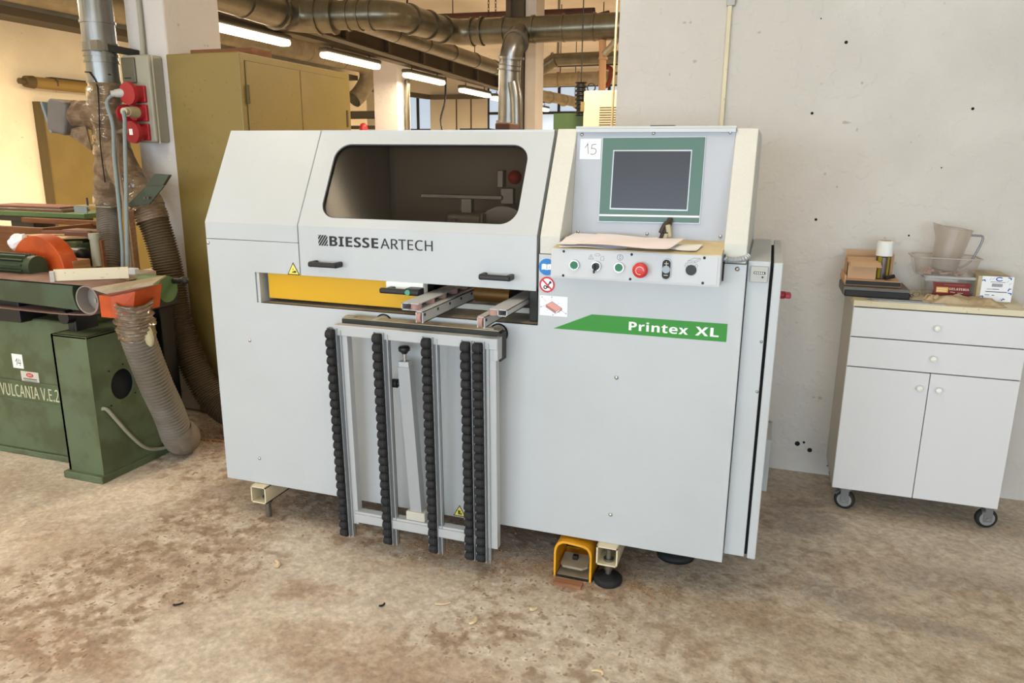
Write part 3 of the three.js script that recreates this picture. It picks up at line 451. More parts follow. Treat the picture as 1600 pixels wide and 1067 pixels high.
// ---------------------------------------------------------------- belt sander (left)
{
  const t = thing('belt_sander', 'green belt sanding machine with orange guards and worn belt', 'sanding machine', [-3.2, 0, -2.6]);
  const hole = new THREE.Path(); hole.absellipse(2.538, 0.42, 0.066, 0.072, 0, 2 * PI);
  const side = shape([[2.376, 0.03], [2.755, 0.03], [2.755, 0.676], [2.376, 0.676]]); side.holes.push(hole);
  part('column', [ext(side, 0.012, 0, 20).rotateY(PI / 2).translate(-2.757, 0, 0), bx(-2.948, -2.757, 0.03, 0.676, -2.388, -2.376), bx(-2.948, -2.936, 0.03, 0.676, -2.755, -2.376), bx(-2.948, -2.745, 0.664, 0.676, -2.755, -2.376, 0.003), bx(-2.948, -2.745, 0.03, 0.676, -2.765, -2.755)], M.machineGreen, t);
  part('column_inside', bx(-2.93, -2.765, 0.3, 0.55, -2.66, -2.42), M.gap, t);
  part('base_flange', [bx(-2.965, -2.735, 0, 0.034, -2.765, -2.354, 0.006), bx(-4.4, -2.96, 0, 0.03, -2.95, -2.486, 0.006)], M.machineGreen, t);
  part('body', bx(-4.4, -2.94, 0.025, 0.70, -2.92, -2.496, 0.012), M.machineGreen, t);
  part('name_strip', [bx(-4.3, -2.95, 0.378, 0.388, -2.497, -2.490), bx(-4.3, -2.95, 0.283, 0.293, -2.497, -2.490), bx(-4.3, -2.95, 0.29, 0.38, -2.497, -2.4935)], M.machineGreen, t);
  part('lettering', text('VULCANIA V.E.2', 'thin', 0.376, 0.062, 0.002).translate(-3.471, 0.303, -2.4938), mat(0xc9c7a6, 0.7), t);
  part('lettering', text('00', 'thin', 0.07, 0.062, 0.002).translate(-3.085, 0.303, -2.4938), mat(0xc9c7a6, 0.7), t);
  part('number_tag', sheet(0.068, 0.07).translate(-3.332, 0.483, -2.4955), printed(canvas(128, 128, (c, w, h) => { c.fillStyle = '#f2f2f0'; c.fillRect(0, 0, w, h); c.strokeStyle = '#1c1f2a'; c.lineWidth = 5; c.beginPath(); c.moveTo(36, 70); c.lineTo(58, 44); c.lineTo(50, 102); c.moveTo(82, 42); c.lineTo(66, 82); c.lineTo(104, 80); c.moveTo(96, 48); c.lineTo(90, 106); c.stroke(); })), t, 'white paper tag with handwritten 14', true);
  part('maker_plate', sheet(0.112, 0.056, 0.0015).translate(-3.266, 0.397 + 0.012, -2.4953), printed(canvas(192, 96, (c, w, h) => { c.fillStyle = '#cfcabf'; c.fillRect(0, 0, w, h); c.fillStyle = '#c0392f'; c.beginPath(); c.ellipse(96, 30, 40, 19, 0, 0, 7); c.fill(); c.strokeStyle = '#e8d6cf'; c.lineWidth = 4; c.beginPath(); c.ellipse(84, 30, 10, 7, 0, 0, 7); c.moveTo(100, 24); c.lineTo(118, 24); c.moveTo(100, 34); c.lineTo(118, 34); c.stroke(); c.fillStyle = '#55504a'; c.fillRect(20, 58, 150, 9); c.fillRect(20, 74, 150, 5); })), t, 'small maker plate with a red oval', true);
  part('bolt', [[-2.55, 0.512, 0], [-2.60, 0.36, 0], [-2.46, 0.34, 0], [-2.47, 0.50, 0]].map(([z, y]) => cyl([-2.746, y, z], [-2.742, y, z], 0.004, 8)), M.gap, t);
  part('power_cord', tube([[-2.75, 0.34, -2.41], [-2.735, 0.335, -2.425], [-2.73, 0.28, -2.46], [-2.728, 0.18, -2.525], [-2.726, 0.09, -2.60], [-2.726, 0.05, -2.68], [-2.70, 0.04, -2.78]], 0.0085, 50, 10), M.cableGrey, t);
  // belt unit
  const z0 = -2.60, z1 = -2.40, yc = 0.836, xc = -2.742;
  part('belt', [
    prism([[z0, 0.899], [z1, 0.899], [z1, 0.903], [z0, 0.903]], -4.6, xc),
    sweep([[xc, 0.899, (z0 + z1) / 2], [xc + 0.0001, 0.9, (z0 + z1) / 2]], () => 0.0001, 1, 4),
    (() => { const s = new THREE.Shape(); s.absarc(xc, yc, 0.067, PI / 2, -PI / 2 - 0.1, true); s.absarc(xc, yc, 0.063, -PI / 2 - 0.1, PI / 2, false); return ext(s, z1 - z0, 0, 24).translate(0, 0, z0); })(),
    (() => { const s = new THREE.Shape(); s.moveTo(xc - 0.006, yc - 0.067); s.bezierCurveTo(-2.95, 0.752, -3.3, 0.76, -4.6, 0.80); s.lineTo(-4.6, 0.804); s.bezierCurveTo(-3.3, 0.764, -2.95, 0.756, xc - 0.006, yc - 0.063); return ext(s, z1 - z0, 0, 24).translate(0, 0, z0); })()], M.belt, t);
  part('drum', (() => { const s = new THREE.Shape(); s.absarc(xc, yc, 0.0625, 0, 2 * PI); const p = new THREE.Path(); p.absarc(xc, yc, 0.057, 0, 2 * PI); s.holes.push(p); return [ext(s, 0.19, 0.002, 28).translate(0, 0, -2.592), cyl([xc, yc, -2.59], [xc, yc, -2.46], 0.057, 28), bx(xc + 0.045, xc + 0.056, yc - 0.008, yc + 0.012, -2.41, -2.398)]; })(), M.drum, t);
  part('belt_bed', ext((() => { const s = new THREE.Shape(); s.moveTo(-4.6, 0.895); s.lineTo(-2.815, 0.893); s.bezierCurveTo(-2.83, 0.86, -2.82, 0.81, -2.795, 0.785); s.bezierCurveTo(-3.0, 0.79, -3.3, 0.80, -4.6, 0.84); return s; })(), 0.19, 0.003).translate(0, 0, -2.595), mat(0x46543f, 0.6, { map: tDusty }), t);
  part('drive_box', bx(-3.09, -2.82, 0.70, 0.80, -3.02, -2.72, 0.01), M.black, t); part('support', bx(-3.6, -3.2, 0.69, 0.80, -2.58, -2.44, 0.006), M.black, t); part('support', bx(-2.93, -2.88, 0.67, 0.78, -2.57, -2.45, 0.006), M.black, t); part('clamp_knob', cyl([-2.90, 0.745, -2.45], [-2.90, 0.745, -2.41], 0.03, 14), M.black, t);
  part('fence', [bar([-2.93, 0.93, -2.42], [-2.70, 0.93, -2.60], 0.012, 0.05)], M.lamTop, t, 'pale wooden fence board on the belt');
  part('fence_clamp', [new RoundedBoxGeometry(0.05, 0.03, 0.03, 2, 0.006).translate(-2.685, 0.935, -2.61), bar([-2.942, 0.925, -2.408], [-2.93, 0.925, -2.42], 0.03, 0.045)], M.tubGrey, t);
  // orange dust mouth
  const hx0 = -2.672, hx1 = -2.47;
  const hood = part('dust_hood', [prism([[-2.56, 0.775], [-2.40, 0.768], [-2.40, 0.862], [-2.56, 0.875]], hx0, -2.60, 0.004),
    (() => { const g = new THREE.BufferGeometry(); const P = [[-2.6, .768, -2.40], [-2.6, .862, -2.40], [-2.6, .875, -2.56], [-2.6, .775, -2.56], [-2.525, .79, -2.43], [-2.50, .885, -2.43], [-2.50, .895, -2.58], [-2.525, .79, -2.58]]; const q = (a, b, c, d) => [...P[a], ...P[b], ...P[c], ...P[a], ...P[c], ...P[d]];
      g.setAttribute('position', new THREE.Float32BufferAttribute([...q(0, 4, 5, 1), ...q(1, 5, 6, 2), ...q(3, 2, 6, 7), ...q(0, 3, 7, 4), ...q(4, 7, 6, 5)], 3)); return g; })()], M.orange, t, 'orange sheet metal dust hood');
  part('hood_lid', (() => { const g = new THREE.BufferGeometry(); const P = [[-2.705, .892, -2.40], [-2.612, .880, -2.385], [-2.43, .918, -2.46], [-2.50, .928, -2.61]]; const lo = P.map(([a, b, c]) => [a, b - 0.006, c]); const tri = []; const q = (a, b, c, d) => tri.push(...a, ...b, ...c, ...a, ...c, ...d); q(P[0], P[1], P[2], P[3]); q(lo[3], lo[2], lo[1], lo[0]); for (let i = 0; i < 4; i++) { const j = (i + 1) % 4; q(P[i], lo[i], lo[j], P[j]); } g.setAttribute('position', new THREE.Float32BufferAttribute(tri, 3)); return g; })(), M.dustTop, hood);
  part('lever', [cyl([-2.66, 0.872, -2.72], [-2.51, 0.888, -2.72], 0.016, 14, 0.013), new THREE.SphereGeometry(0.018, 14, 10).scale(1.4, 1, 1).translate(-2.505, 0.888, -2.72)], M.darkMetal, t);
  part('end_housing', cyl([-2.70, 0.85, -2.68], [-2.565, 0.85, -2.68], 0.06, 24), M.greenPlain, t);
  // half-round disc guard, motor
  const arc = new THREE.Shape(); arc.absarc(-3.305, 0.90, 0.165, 0, PI); arc.lineTo(-3.305 - 0.165, 0.90);
  part('disc_guard', [ext(arc, 0.085, 0.004, 28).translate(0, 0, -2.735), bx(-3.33, -3.25, 0.92, 0.967, -2.66, -2.58, 0.006)], M.orange, t, 'orange half-round disc guard');
  part('motor', [cyl([-3.62, 0.93, -2.575], [-3.235, 0.93, -2.575], 0.045, 18), ...Array.from({ length: 14 }, (_, i) => { const a = i / 14 * 2 * PI; return bx(-3.6, -3.25, 0.042, 0.06, -0.003, 0.003).rotateX(a).translate(0, 0.93, -2.575); }), cyl([-3.25, 0.93, -2.575], [-3.21, 0.93, -2.575], 0.052, 18)], M.greenDark, t);
  part('table', bx(-3.7, -2.86, 0.86, 0.885, -2.925, -2.66, 0.004), M.dustTop, t);

  // hose at the dust mouth
  const h = thing('flexible_hose', 'grey ribbed hose hanging from the orange dust hood to the floor', 'hose', [-2.6, 0, -2.6]);
  const path = [[-2.565, 0.83, -2.47], [-2.595, 0.74, -2.49], [-2.60, 0.60, -2.53], [-2.60, 0.42, -2.585], [-2.605, 0.26, -2.65], [-2.62, 0.12, -2.70]];
  part('hose', ribbed(path.slice(1), 0.068, 0.0165, 0.005), M.hoseGrey, h);
  part('elbow', sweep([[-2.612, 0.17, -2.685], [-2.622, 0.10, -2.715], [-2.655, 0.073, -2.785], [-2.73, 0.073, -2.85], [-2.84, 0.073, -2.87]], () => 0.072, 24, 24), M.hoseGrey, h, 'smooth grey elbow resting on the floor');
  const wr = (r, k) => (s, a) => r + k * (noise(s * 70, a * 4, 64, 9) - 0.5) + 0.004 * Math.cos(2 * PI * s / 0.0165);
  part('tape_wrap', sweep([[-2.562, 0.845, -2.47], [-2.58, 0.77, -2.485], [-2.597, 0.67, -2.51]], wr(0.074, 0.02), 50, 26), M.tape, h, 'shiny brown packing tape wrapped round the hose top');
  part('torn_tape', new THREE.SphereGeometry(0.05, 12, 10).scale(0.5, 1.1, 0.35).rotateZ(0.2).translate(-2.528, 0.68, -2.50), mat(0xb9ad86, 0.6), h);

  // clutter on and behind the sander
  single('wood_block', bx(-3.245, -3.14, 0.885, 0.945, -2.80, -2.70, 0.003), M.wood, 'small light wood block beside the orange disc guard', 'wood block');
  single('paper_wad', (() => { const g = new THREE.IcosahedronGeometry(0.045, 2); const p = g.attributes.position; for (let i = 0; i < p.count; i++) { const k = 0.8 + 0.4 * noise(p.getX(i) * 60 + 50, p.getY(i) * 60 + p.getZ(i) * 50 + 50, 128, 3); p.setXYZ(i, p.getX(i) * k, p.getY(i) * k, p.getZ(i) * k); } g.computeVertexNormals(); return g.translate(-3.545, 1.01, -2.76); })(), M.paper, 'crumpled white paper wad stuck behind the orange disc guard', 'paper');
  single('rubber_roll', [new RoundedBoxGeometry(0.15, 0.06, 0.08, 4, 0.028).translate(-3.30, 0.955, -2.86)], M.black, 'black rubber roll lying behind the orange disc guard', 'roll');
  const gm = thing('workshop_machine', 'dusty dark green machine with cardboard lying on top', 'machine', [-3.4, 0, -3.0]);
  part('body', bx(-3.75, -3.33, 0, 1.0, -3.12, -2.93, 0.01), M.greenDark, gm);
  part('head', bx(-3.55, -3.335, 0.9, 1.01, -2.95, -2.90, 0.01), M.machineGreen, gm);
  part('clamp_post', [cyl([-3.163, 0.9, -2.86], [-3.163, 1.035, -2.86], 0.022, 16), cyl([-3.163, 1.035, -2.86], [-3.163, 1.063, -2.86], 0.026, 16)], M.cableGrey, gm);
  part('post_base', bx(-3.185, -3.128, 0.88, 1.03, -2.885, -2.865, 0.004), M.woodDark, gm);
  single('cardboard_sheet', (() => { const g = ext(shape([[-3.74, 2.95], [-3.42, 2.86], [-3.31, 2.99], [-3.31, 3.13], [-3.52, 3.14]]), 0.006, 0.001).rotateX(-PI / 2).translate(0, 1.02, 0); return g; })(), M.tan, 'torn tan cardboard sheet lying on the dark green machine', 'cardboard');
  single('wooden_strip', bar([-3.63, 1.04, -2.97], [-3.36, 1.045, -3.01], 0.03, 0.016), M.brownStrip, 'red-brown wooden strip lying on the tan cardboard', 'strip');
  single('wooden_strip', bar([-3.42, 1.045, -2.92], [-3.32, 1.04, -2.98], 0.03, 0.02), M.brownStrip, 'short red-brown offcut at the end of the cardboard', 'strip');
  single('veneer_sheet', bx(-3.58, -3.32, 1.046, 1.05, -3.13, -3.04, 0.001), M.belt, 'pinkish sanding sheet lying behind the red-brown strip', 'sheet');
  single('wooden_crate', [bx(-4.35, -3.78, 0.88, 1.045, -3.12, -3.09, 0.003), bx(-3.81, -3.78, 0.88, 1.045, -3.5, -3.12, 0.003), bx(-4.35, -3.62, 1.03, 1.06, -3.45, -3.42, 0.003), bx(-4.35, -3.78, 0.88, 0.9, -3.5, -3.12)], M.woodDark, 'brown wooden tray with rough sides behind the sander', 'crate');
  single('crate_stand', [bx(-4.4, -3.7, 0, 0.88, -3.5, -3.1, 0.01)], M.greenDark, 'dark stand carrying the brown wooden tray', 'stand');
  single('dark_backing', bx(-3.32, -2.87, 0, 0.698, -3.022, -2.93, 0.006), M.black, 'black backing box added behind the belt sander to darken the gap between hoses', 'stand');  // dark box added to close the bright gap between the hoses
  const tb = thing('machine_table', 'bright green flat machine table behind the wooden tray', 'table', [-4.3, 0, -3.5]);
  part('table_top', bx(-4.75, -3.93, 1.06, 1.09, -3.75, -3.5, 0.004), M.greenPlain, tb);
  part('underframe', [bx(-4.75, -4.1, 1.025, 1.06, -3.72, -3.52, 0.004), bx(-4.6, -4.4, 0, 1.03, -3.7, -3.54, 0.01)], M.black, tb);
  for (let i = 0; i < 3; i++) single('sanding_board', bx(-4.75, -4.12 - i * 0.01, 1.09 + i * 0.0115, 1.1 + i * 0.0115, -3.72, -3.52, 0.002), i % 2 ? M.dustTop : M.brownStrip, ['bottom brown board of the stack on the green table', 'middle dusty board of the stack on the green table', 'top brown board of the stack on the green table'][i], 'board', 'stack of boards on the green table');
  single('plank', prism([[-3.015, 0.802], [-2.98, 0.802], [-2.98, 1.17], [-3.015, 1.17]], -3.085, -3.05, 0.002).applyMatrix4(new THREE.Matrix4().makeTranslation(-3.08, 0, 0).multiply(new THREE.Matrix4().makeRotationZ(0.0)).multiply(new THREE.Matrix4().makeTranslation(3.08, 0, 0))), M.plank, 'light wooden plank standing upright beside the dark hose', 'plank');
  const saw = new THREE.InstancedMesh(new THREE.BoxGeometry(0.008, 0.003, 0.005), M.sawdust, 700); saw.name = 'sawdust_heap'; saw.userData = { label: 'reddish sawdust and shavings scattered on the floor behind the hose', category: 'sawdust', kind: 'stuff' };
  const mm = new THREE.Matrix4(), q = new THREE.Quaternion();
  for (let i = 0; i < 700; i++) { const a = rnd() * 6.28, d = Math.sqrt(rnd()) * rr(0.2, 1); q.setFromEuler(new THREE.Euler(rr(-.4, .4), rnd() * 6, rr(-.4, .4))); mm.compose(V(-2.6 + Math.cos(a) * d * 0.4, 0.003 + 0.01 * rnd() * (1 - d), -3.05 + Math.sin(a) * d * 0.25), q, V(rr(.5, 1.5), 1, rr(.5, 1.5))); saw.setMatrixAt(i, mm); }
  scene.add(saw);
  single('floor_stick', cyl([-2.82, 0.006, -2.93], [-2.30, 0.008, -3.0], 0.006, 8), M.wood, 'thin wooden stick lying on the floor behind the hose', 'stick');
}

// ---------------------------------------------------------------- the white sanding machine
{
  const zF = -2.334, zB = -3.05, XA = -2.026, XE = -0.05;
  const t = thing('sanding_machine', 'large white panel sanding machine with sloped hood, screen console and folded roller frame', 'machine', [-1.04, 0, -2.69]);
  // shell
  const panel = shape([[XA, .153], [XE, .151], [XE, 1.142], [-.70, 1.142], [-.70, .903], [-1.815, .903], [-1.815, 1.0185], [-1.617, 1.0185], [-1.617, 1.137], [XA, 1.136]]);
  part('front_panel', ext(panel, 0.018, 0.002).translate(0, 0, zF - 0.018), M.white, t);
  part('side_panel', bx(XA, XA + .016, .153, 1.136, zB, zF - .019), M.white, t);
  part('side_panel', bx(XE - .016, XE, .153, 1.142, zB, zF - .019), M.white, t);
  part('back_panel', bx(XA, XE, .153, 1.53, zB - .016, zB), M.white, t);
  part('bottom_plate', bx(XA + .02, XE - .02, .165, .18, zB, zF - .03), M.black, t);
  const hood = [[zF, 1.1385], [zF, 1.2], [zF - .19, 1.539], [zB, 1.539], [zB, 1.1385]];
  part('end_hood', prism(hood, XA, -1.617, 0.003), M.white, t);
  // lifting door with window
  const slope = (g) => g.rotateX(-0.5108).translate(0, 1.2, zF);
  const plate = shape([[-1.613, 0], [-.708, 0], [-.708, .3886], [-1.613, .3886]]);
  plate.holes.push(roundRect(.748, .296, .062, -1.160, .184, THREE.Path));
  const door = part('hood_door', [slope(ext(plate, 0.012, 0, 12).translate(0, 0, -.012)), bx(-1.613, -.708, 1.0185, 1.2, zF - .012, zF, .0015), bx(-1.613, -.708, 1.527, 1.539, zB, zF - .186),
    prism([[zF - .012, 1.03], [zF - .012, 1.2], [zF - .2, 1.53], [zF - .26, 1.53], [zF - .03, 1.03]], -.714, -.709), prism([[zF - .012, 1.03], [zF - .012, 1.2], [zF - .2, 1.53], [zF - .26, 1.53], [zF - .03, 1.03]], -1.612, -1.607)], M.white, t);
  part('window_pane', slope(ext(roundRect(.756, .304, .066, -1.160, .184), 0.004, 0, 14).translate(0, 0, -.014)), M.pane, door, 'tinted window pane');
  part('window_seal', slope((() => { const s = roundRect(.750, .298, .063, -1.160, .184); s.holes.push(roundRect(.740, .288, .058, -1.160, .184, THREE.Path)); return ext(s, 0.006, 0, 12).translate(0, 0, -.011); })()), M.black, door);
  for (const [x0, x1, y] of [[-1.549, -1.433, 1.069], [-.894, -.783, 1.062]])
    part('handle', [bx(x0, x1, y - .009, y + .009, zF + .034, zF + .050, .006, 3), bx(x0, x0 + .016, y - .010, y + .010, zF - .001, zF + .046, .005, 2), bx(x1 - .016, x1, y - .010, y + .010, zF - .001, zF + .046, .005, 2), cyl([x1 - .008, y, zF + .049], [x1 - .008, y, zF + .0515], .004, 12)], M.black, door);
  part('lettering', text('BIESSE', 'bold', .196, .036, .0012).translate(-1.484, 1.1325, zF), M.ink, door, 'bold black lettering on the hood');
  part('lettering', text('ARTECH', 'thin', .200, .036, .0012).translate(-1.279, 1.1325, zF), M.ink, door, 'thin black lettering on the hood');
  { const g = []; for (let i = -3; i < 5; i++) { const a = i * .0105; const P = [[a, 0], [a + .006, 0], [a + .006 + .028, .038], [a + .028, .038]].map(([x, y]) => [x, y]); // diagonal bars clipped to the square
      const s = []; const N = 12; const xs = (y, o) => a + o + y * .028 / .038; const L = [], Rr = []; for (let k = 0; k <= N; k++) { const y = k / N * .038; const l = clamp(xs(y, 0), 0, .038), r = clamp(xs(y, .0068), 0, .038); if (r - l > 1e-5) { L.push([l, y]); Rr.unshift([r, y]); } }
      if (L.length > 1) g.push(ext(shape([...L, ...Rr]), .0012)); }
    part('emblem', g.map((q) => q.translate(-1.530, 1.1325, zF)), M.ink, door, 'striped square emblem beside the lettering'); }
  // inside, seen through the window and the slot
  part('machine_interior', bx(-1.58, -.74, .905, 1.525, zB, zB + .02), M.inside, t); for (const x of [-1.606, -.716]) part('interior_side', prism([[zF - .02, 1.022], [zF - .02, 1.19], [zF - .207, 1.524], [zB + .02, 1.524], [zB + .02, 1.022]], x, x + .003), M.strut, t);
  part('slot_floor', [bx(-1.80, -.705, .886, .903, zF - .45, zF - .002)], M.dustTop, t);
  part('slot_cheek', [bx(-1.812, -1.80, .903, 1.0185, zF - .2, zF - .005)], M.white, t);
  part('inner_deck', [bx(-1.6, -.72, 1.02, 1.035, zB + .02, zF - .30)], M.inside, t);
  part('sanding_head', [bx(-1.294, -.955, 1.29, 1.307, -2.72, -2.69, .004), bx(-1.12, -1.08, 1.22, 1.29, -2.72, -2.69), bx(-.965, -.914, 1.275, 1.335, -2.73, -2.70, .004), bx(-.98, -.955, 1.335, 1.40, -2.74, -2.70, .004), bx(-1.18, -1.0, 1.05, 1.24, -2.80, -2.66, .02), cyl([-.94, 1.16, -2.8], [-.94, 1.16, -2.66], .11, 30), cyl([-1.02, 1.14, -2.65], [-1.02, 1.24, -2.65], .012, 10), cyl([-1.13, 1.06, -2.64], [-1.13, 1.22, -2.64], .010, 10), bx(-1.28, -1.2, 1.05, 1.15, -2.75, -2.65, .01)], M.alu, t);
  part('red_knob', new THREE.SphereGeometry(.026, 16, 12).translate(-.905, 1.375, -2.69), M.red, t);
  part('inner_blocks', [bx(-1.12, -.75, .905, .925, -2.62, -2.50), bx(-1.02, -.97, .925, .95, -2.60, -2.56, .004), bx(-.94, -.86, .925, .945, -2.60, -2.55, .004), bx(-.83, -.78, .925, .95, -2.61, -2.56, .004)], M.lamSide, t);
  part('brass_roller', cyl([-.985, .966, -2.50], [-.85, .966, -2.50], .030, 20), mat(0x6a4a1c, 0.5, { metalness: 0.4 }), t);
  part('inner_bracket', bx(-.745, -.715, .905, 1.015, -2.5, -2.38, .003), M.darkMetal, t); part('inner_bracket', bx(-1.14, -1.118, .93, 1.02, -2.42, -2.37, .003), M.darkMetal, t);
  // yellow slide guard with latch
  part('slide_guard', bx(-1.782, -1.130, .918, 1.03, zF - .040, zF - .034), M.yellow, t);
  const latch = part('latch_plate', bx(-1.260, -1.116, .974, 1.019, zF - .034, zF + .006, .003), M.printWhite, t);
  part('latch_handle', [bx(-1.262, -1.110, .984, 1.003, zF + .036, zF + .056, .007, 3), bx(-1.243, -1.222, .985, 1.003, zF, zF + .045, .004), bx(-1.165, -1.112, .982, 1.006, zF + .004, zF + .05, .004)], M.black, latch);
  part('push_button', cyl([-1.150, .994, zF + .054], [-1.150, .994, zF + .060], .0095, 18), mat(0x4c9c7d, 0.5), latch);
  // feed rails with pink belt rollers
  const feed = (x0, x1, y0, y1, z0, z1, rollers) => {
    const r = part('feed_rail', [bx(x0, x1, y1 - .003, y1, z0, z1), bx(x0, x0 + .003, y0, y1, z0, z1), bx(x1 - .003, x1, y0, y1, z0, z1), bx(x0, x1, y0, y0 + .003, z0, z1 - .01)], M.frameGrey, t);
    for (const z of rollers) part('belt_roller', [cyl([x0 + .005, y0 + .018, z], [x1 - .006, y0 + .018, z], .0185, 20)], M.pink, r);
    part('rail_screw', rollers.map((z) => cyl([x1, y1 - .012, z - .004], [x1 + .002, y1 - .012, z - .004], .005, 10)), M.darkMetal, r);
    return r;
  };
  const standing = (x, y0, y1, z1) => {                          // rollers with upright axes at the side of a flat channel
    const r = part('feed_rail', [bx(x, x + .03, y1 - .003, y1, -2.66, z1), bx(x, x + .03, y0, y0 + .003, -2.66, z1), bx(x, x + .003, y0, y1, -2.66, z1), bx(x + .027, x + .062, y1 - .003, y1, -2.66, z1), bx(x + .027, x + .062, y0, y0 + .003, -2.66, z1)], M.frameGrey, t);
    for (let k = 0; k < 5; k++) part('belt_roller', cyl([x + .044, y0 + .004, z1 - .02 - k * .1], [x + .044, y1 - .004, z1 - .02 - k * .1], .0185, 20), M.pink, r);
    return r;
  };
  standing(-1.108, .962, .986, -2.148);
  feed(-1.043, -1.018, .930, .968, -2.66, -2.118, [-2.128, -2.23, -2.33, -2.43, -2.53]);
  { const x = -.808, z1 = -2.165; const r = part('feed_rail', [bx(x, x + .058, .981, .984, -2.66, z1), bx(x + .026, x + .058, .962, .965, -2.66, z1), bx(x + .055, x + .058, .962, .984, -2.66, z1), bx(x + .026, x + .029, .962, .984, -2.66, z1)], M.frameGrey, t); for (let k = 0; k < 4; k++) part('belt_roller', cyl([x + .012, .964, z1 - .012 - k * .1], [x + .012, .981, z1 - .012 - k * .1], .0175, 20), M.pink, r); }
  feed(-.840, -.815, .926, .962, -2.66, -2.138, [-2.148, -2.25, -2.35, -2.45, -2.55]);
  // hinge tubes
  for (const x of [-1.275, -.838]) { part('tube_collar', cyl([x, .866, zF - .001], [x, .866, zF + .0012], .034, 28), M.gap, t); part('hinge_tube', cyl([x, .868, zF], [x, .868, zF + .070], .0265, 24), M.frameGrey, t); }
  // folded roller frame
  const zt = (y) => zF + .10 + .03 * (y - .1) / .76;             // it hangs almost upright
  const lean = (g, y0 = 0) => g;
  const fr = part('roller_frame', [bx(-1.412, -.800, .836, .874, zF + .082, zF + .120, .003), bar([-1.368, .137, zF + .082], [-.885, .137, zF + .082], .045, .03), bx(-1.372, -.88, .115, .160, zF + .066, zF + .10, .003),
    ...[[-1.388, -1.360], [-.842, -.806]].map(([a, b]) => prism([[zF + .060, .105], [zF + .092, .105], [zF + .116, .86], [zF + .084, .86]], a, b, .002)), bx(-.815, -.799, .80, .875, zF + .075, zF + .118, .002)], M.frameGrey, t, 'grey steel frame of the folded roller table');
  part('hinge_bar', [bx(-1.402, -.806, .850, .889, zF + .034, zF + .078, .004)], M.darkMetal, t);
  part('hinge_bar_top', [bx(-1.398, -.810, .889, .8925, zF + .035, zF + .077), ...[[-1.395, -1.355], [-.87, -.83]].map(([a, b]) => bx(a, b, .892, .897, zF + .045, zF + .07, .002))], M.dustTop, t);
  part('end_plate', bx(-.806, -.800, .79, .885, zF + .03, zF + .085), M.darkMetal, t);
  part('frame_bolt', [[-1.352, .14], [-1.14, .135], [-1.09, .133]].map(([x, y]) => cyl([x, y, zF + .099], [x, y, zF + .1015], x < -1.3 ? .003 : .007, 12)), M.gap, t);
  const wheelG = metres((() => { const g = []; for (const [a, b, r] of [[0, .004, .0155], [.004, .026, .0178], [.026, .030, .0155]]) g.push(cyl([a, 0, 0], [b, 0, 0], r, 16)); return join(g); })());
  for (const x of [-1.430, -1.247, -1.063, -.922, -.879]) {
    const rail = part('wheel_rail', [prism([[zF + .078, .05], [zF + .104, .05], [zF + .130, .862], [zF + .104, .862]], x + .033, x + .036), prism([[zF + .078, .05], [zF + .104, .05], [zF + .130, .862], [zF + .104, .862]], x - .003, x), prism([[zF + .078, .05], [zF + .082, .05], [zF + .108, .862], [zF + .104, .862]], x, x + .05), prism([[zF + .078, .05], [zF + .100, .05], [zF + .124, .856], [zF + .104, .856]], x + .047, x + .05)], M.alu, t, 'aluminium channel holding a column of black rollers');
    const b = BASE.get(rail);
    for (let i = 0; i < 25; i++) { const y = .070 + i * .0322; const w = new THREE.Mesh(wheelG, M.rubber); w.name = 'roller_wheel'; w.position.set(x + .0015 - b.x, y - b.y, zt(y) + .004 - b.z); w.castShadow = w.receiveShadow = true; rail.add(w); }
  }
  const leg = part('strut', [bar([-1.154, .738, zF + .078], [-1.122, .19, zF + .072], .044, .035)], M.strut, t, 'grey square strut folded inside the frame');
  part('strut_cap', [bar([-1.155, .756, zF + .078], [-1.154, .738, zF + .078], .038, .030)], M.frameGrey, leg);
  part('levelling_stud', cyl([-1.156, .754, zF + .078], [-1.157, .785, zF + .078], .007, 12), M.chrome, leg);
  part('knob', lathe([[0, 0], [.010, 0], [.013, .006], [.020, .010], [.021, .020], [.017, .026], [0, .027]]).rotateZ(.06).translate(-1.157, .783, zF + .078), M.black, leg);
  part('lock_knob', [cyl([-1.172, .672, zF + .08], [-1.188, .672, zF + .08], .008, 12), cyl([-1.186, .672, zF + .08], [-1.204, .672, zF + .08], .016, 18)], M.black, leg);
  part('strut_shoe', [bx(-1.160, -1.085, .160, .195, zF + .055, zF + .096, .004)], M.lamSide, leg);
  // screws, stickers
  const screw = (x, y, z = zF, r = .0065) => part('screw', lathe([[0, .005], [r * .55, .0045], [r, .0015], [r * 1.15, 0], [0, 0]], 14).rotateX(PI / 2).translate(x, y, z), M.chrome, t);
  for (const [x, y] of [[-2.018, 1.121], [-1.862, .751], [-1.859, .262], [-.077, 1.127], [-.428, .75], [-.428, .26]]) screw(x, y);
  const tri = (x, y, w, sym) => part('warning_sticker', sheet(w, w * .9).translate(x, y, zF + .0009), new THREE.MeshStandardMaterial({ roughness: .5, alphaTest: .5, map: canvas(128, 116, (c) => {
    c.clearRect(0, 0, 128, 116); c.fillStyle = '#1b1a14'; c.beginPath(); c.moveTo(64, 0); c.lineTo(128, 115); c.lineTo(0, 115); c.fill(); c.fillStyle = '#f3e066'; c.beginPath(); c.moveTo(64, 14); c.lineTo(117, 108); c.lineTo(11, 108); c.fill(); c.fillStyle = '#1b1a14'; sym(c);
  }) }), t, 'yellow triangular warning sticker', true);
  tri(-1.643, 1.042, .052, (c) => { c.fillRect(48, 86, 44, 9); c.beginPath(); c.ellipse(80, 86, 16, 9, 0, 0, 7); c.fill(); c.fillRect(60, 50, 4, 20); c.fillRect(52, 66, 20, 3); });
